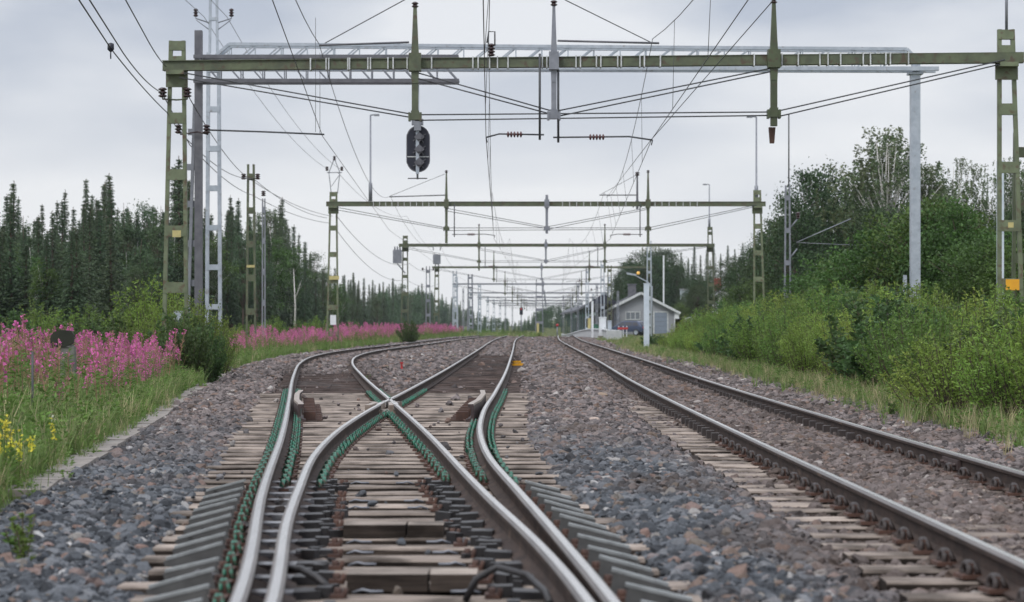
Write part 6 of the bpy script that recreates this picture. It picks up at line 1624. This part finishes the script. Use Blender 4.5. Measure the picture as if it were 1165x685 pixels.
for k in range(5200):
    y = RNG.uniform(44, 240); e = float(edgeL(y)); x = e - .1 - RNG.random() * (1.9 if y > 62 else 3.5)
    gr_put(x, y, RNG.uniform(.6, 1.1), .12, .35)
for k in range(5200):
    y = RNG.uniform(20, 115); e = float(edgeR(y)); x = e + RNG.normal(.35, .42)
    gr_put(x, y, RNG.uniform(.3, .85), .42, .30)
for k in range(1500):
    y = RNG.uniform(100, 190); x = float(fF(y)) + RNG.uniform(1.6, 6.0)
    gr_put(x, y, RNG.uniform(.25, .7), .42, .3)
for k in range(2600):
    y = RNG.uniform(205, 300); x = RNG.uniform(-14, float(fE(y)) - 1.2); gr_put(x, y, RNG.uniform(.7, 1.3), .3, .4)
for k in range(60):
    y = RNG.uniform(60, 180); x = RNG.uniform(float(fB(y)) + .4, float(fC(y)) - .4) if RNG.random() < .5 else float(fF(y)) + 1.2; gr_put(x, y, RNG.uniform(.2, .5), .2, .6)
merge(GRP, np.array(rows), 'verge_grass', [M['grass'], M['strawgrass'], M['fwleaf']])

def weed(px, py, h, label, n=90, m='leaf', name='weed'):
    Y = F * (ZC - 0) / (py - HY); x = PX(px, Y); r = np.random.default_rng(int(px)); mb = MB(); P, D = [], []
    for s in range(4):
        t = np.array([r.normal(0, .05), r.normal(0, .05), h * r.uniform(.6, 1)]); pts = bent((0, 0, -.03), t, 3, .01, r); mb.tube(pts, .004, 4)
        u = r.random(n // 4); a = r.uniform(0, 6.28, n // 4); d = np.stack([np.cos(a), np.sin(a), r.uniform(0, .6, n // 4)], 1); P.append(u[:, None] * t + unit(d) * (.03 * (1.3 - u))[:, None]); D.append(d)
    V, Fq = leaf_arrays(np.concatenate(P), .055, .02, np.concatenate(D), .8, r)
    t = plant(name, label, 'plant', (mb_data(mb, 'stem', M['twig']), np_data('foliage', V, Fq, M[m])), x, Y, 1, names=FN); return t
weed(30, 634, .30, 'lone green weed growing in the dark ballast before the toadflax', 130, 'leaf')
weed(18, 628, .22, 'smaller green weed beside the lone weed in the ballast', 80, 'leaf')
weed(415, 436, .25, 'small weed between loop rail and gravel', 60, 'leaf')
weed(1016, 470, .26, 'dark small weed at the ballast edge before the dry grass', 120, 'leaf_dark')
def flowers(px, py, n, h, spread, label, m, name, fsz=.02):
    Y = F * ZC / (py - HY); x = PX(px, Y); r = np.random.default_rng(int(px) + 7); P, mb = [], MB()
    for k in range(n):
        b = r.normal(0, spread, 2); hh = h * r.uniform(.6, 1.05); mb.tube([(b[0], b[1], -.02), (b[0] * 1.1, b[1] * 1.1, hh)], .004, 4, cap=False)
        q = 16; u = r.uniform(.72, 1.05, q); P.append(np.stack([b[0] * 1.1 + r.normal(0, .014, q), b[1] * 1.1 + r.normal(0, .014, q), hh * u], 1))
    V, Fq = leaf_arrays(np.concatenate(P), fsz * 1.6, fsz, None, 0, r)
    plant(name, label, 'flower', (mb_data(mb, 'stem', M['fwleaf']), np_data('blossom', V, Fq, M[m])), x, Y, 1, names=('stem', 'blossom'))
flowers(-4, 556, 18, .60, .12, 'yellow toadflax in the grass near the trough end, tall clump', 'yflower', 'toadflax')
flowers(12, 552, 12, .42, .09, 'yellow toadflax in front of the tall clump, low', 'yflower', 'toadflax')
flowers(106, 482, 2, .22, .03, 'single yellow flower beside the concrete trough lids', 'yflower', 'toadflax')
flowers(975, 442, 12, .2, .16, 'pale yellow flowers in dry grass under the right bushes', 'yflower', 'hawkweed', .03)
flowers(957, 440, 4, .28, .12, 'few yellow flowers left of the pale yellow patch', 'yflower', 'hawkweed', .028)
flowers(58, 508, 5, .35, .12, 'white umbels in the grass next to the trough', 'wflower', 'cow_parsley', .02)
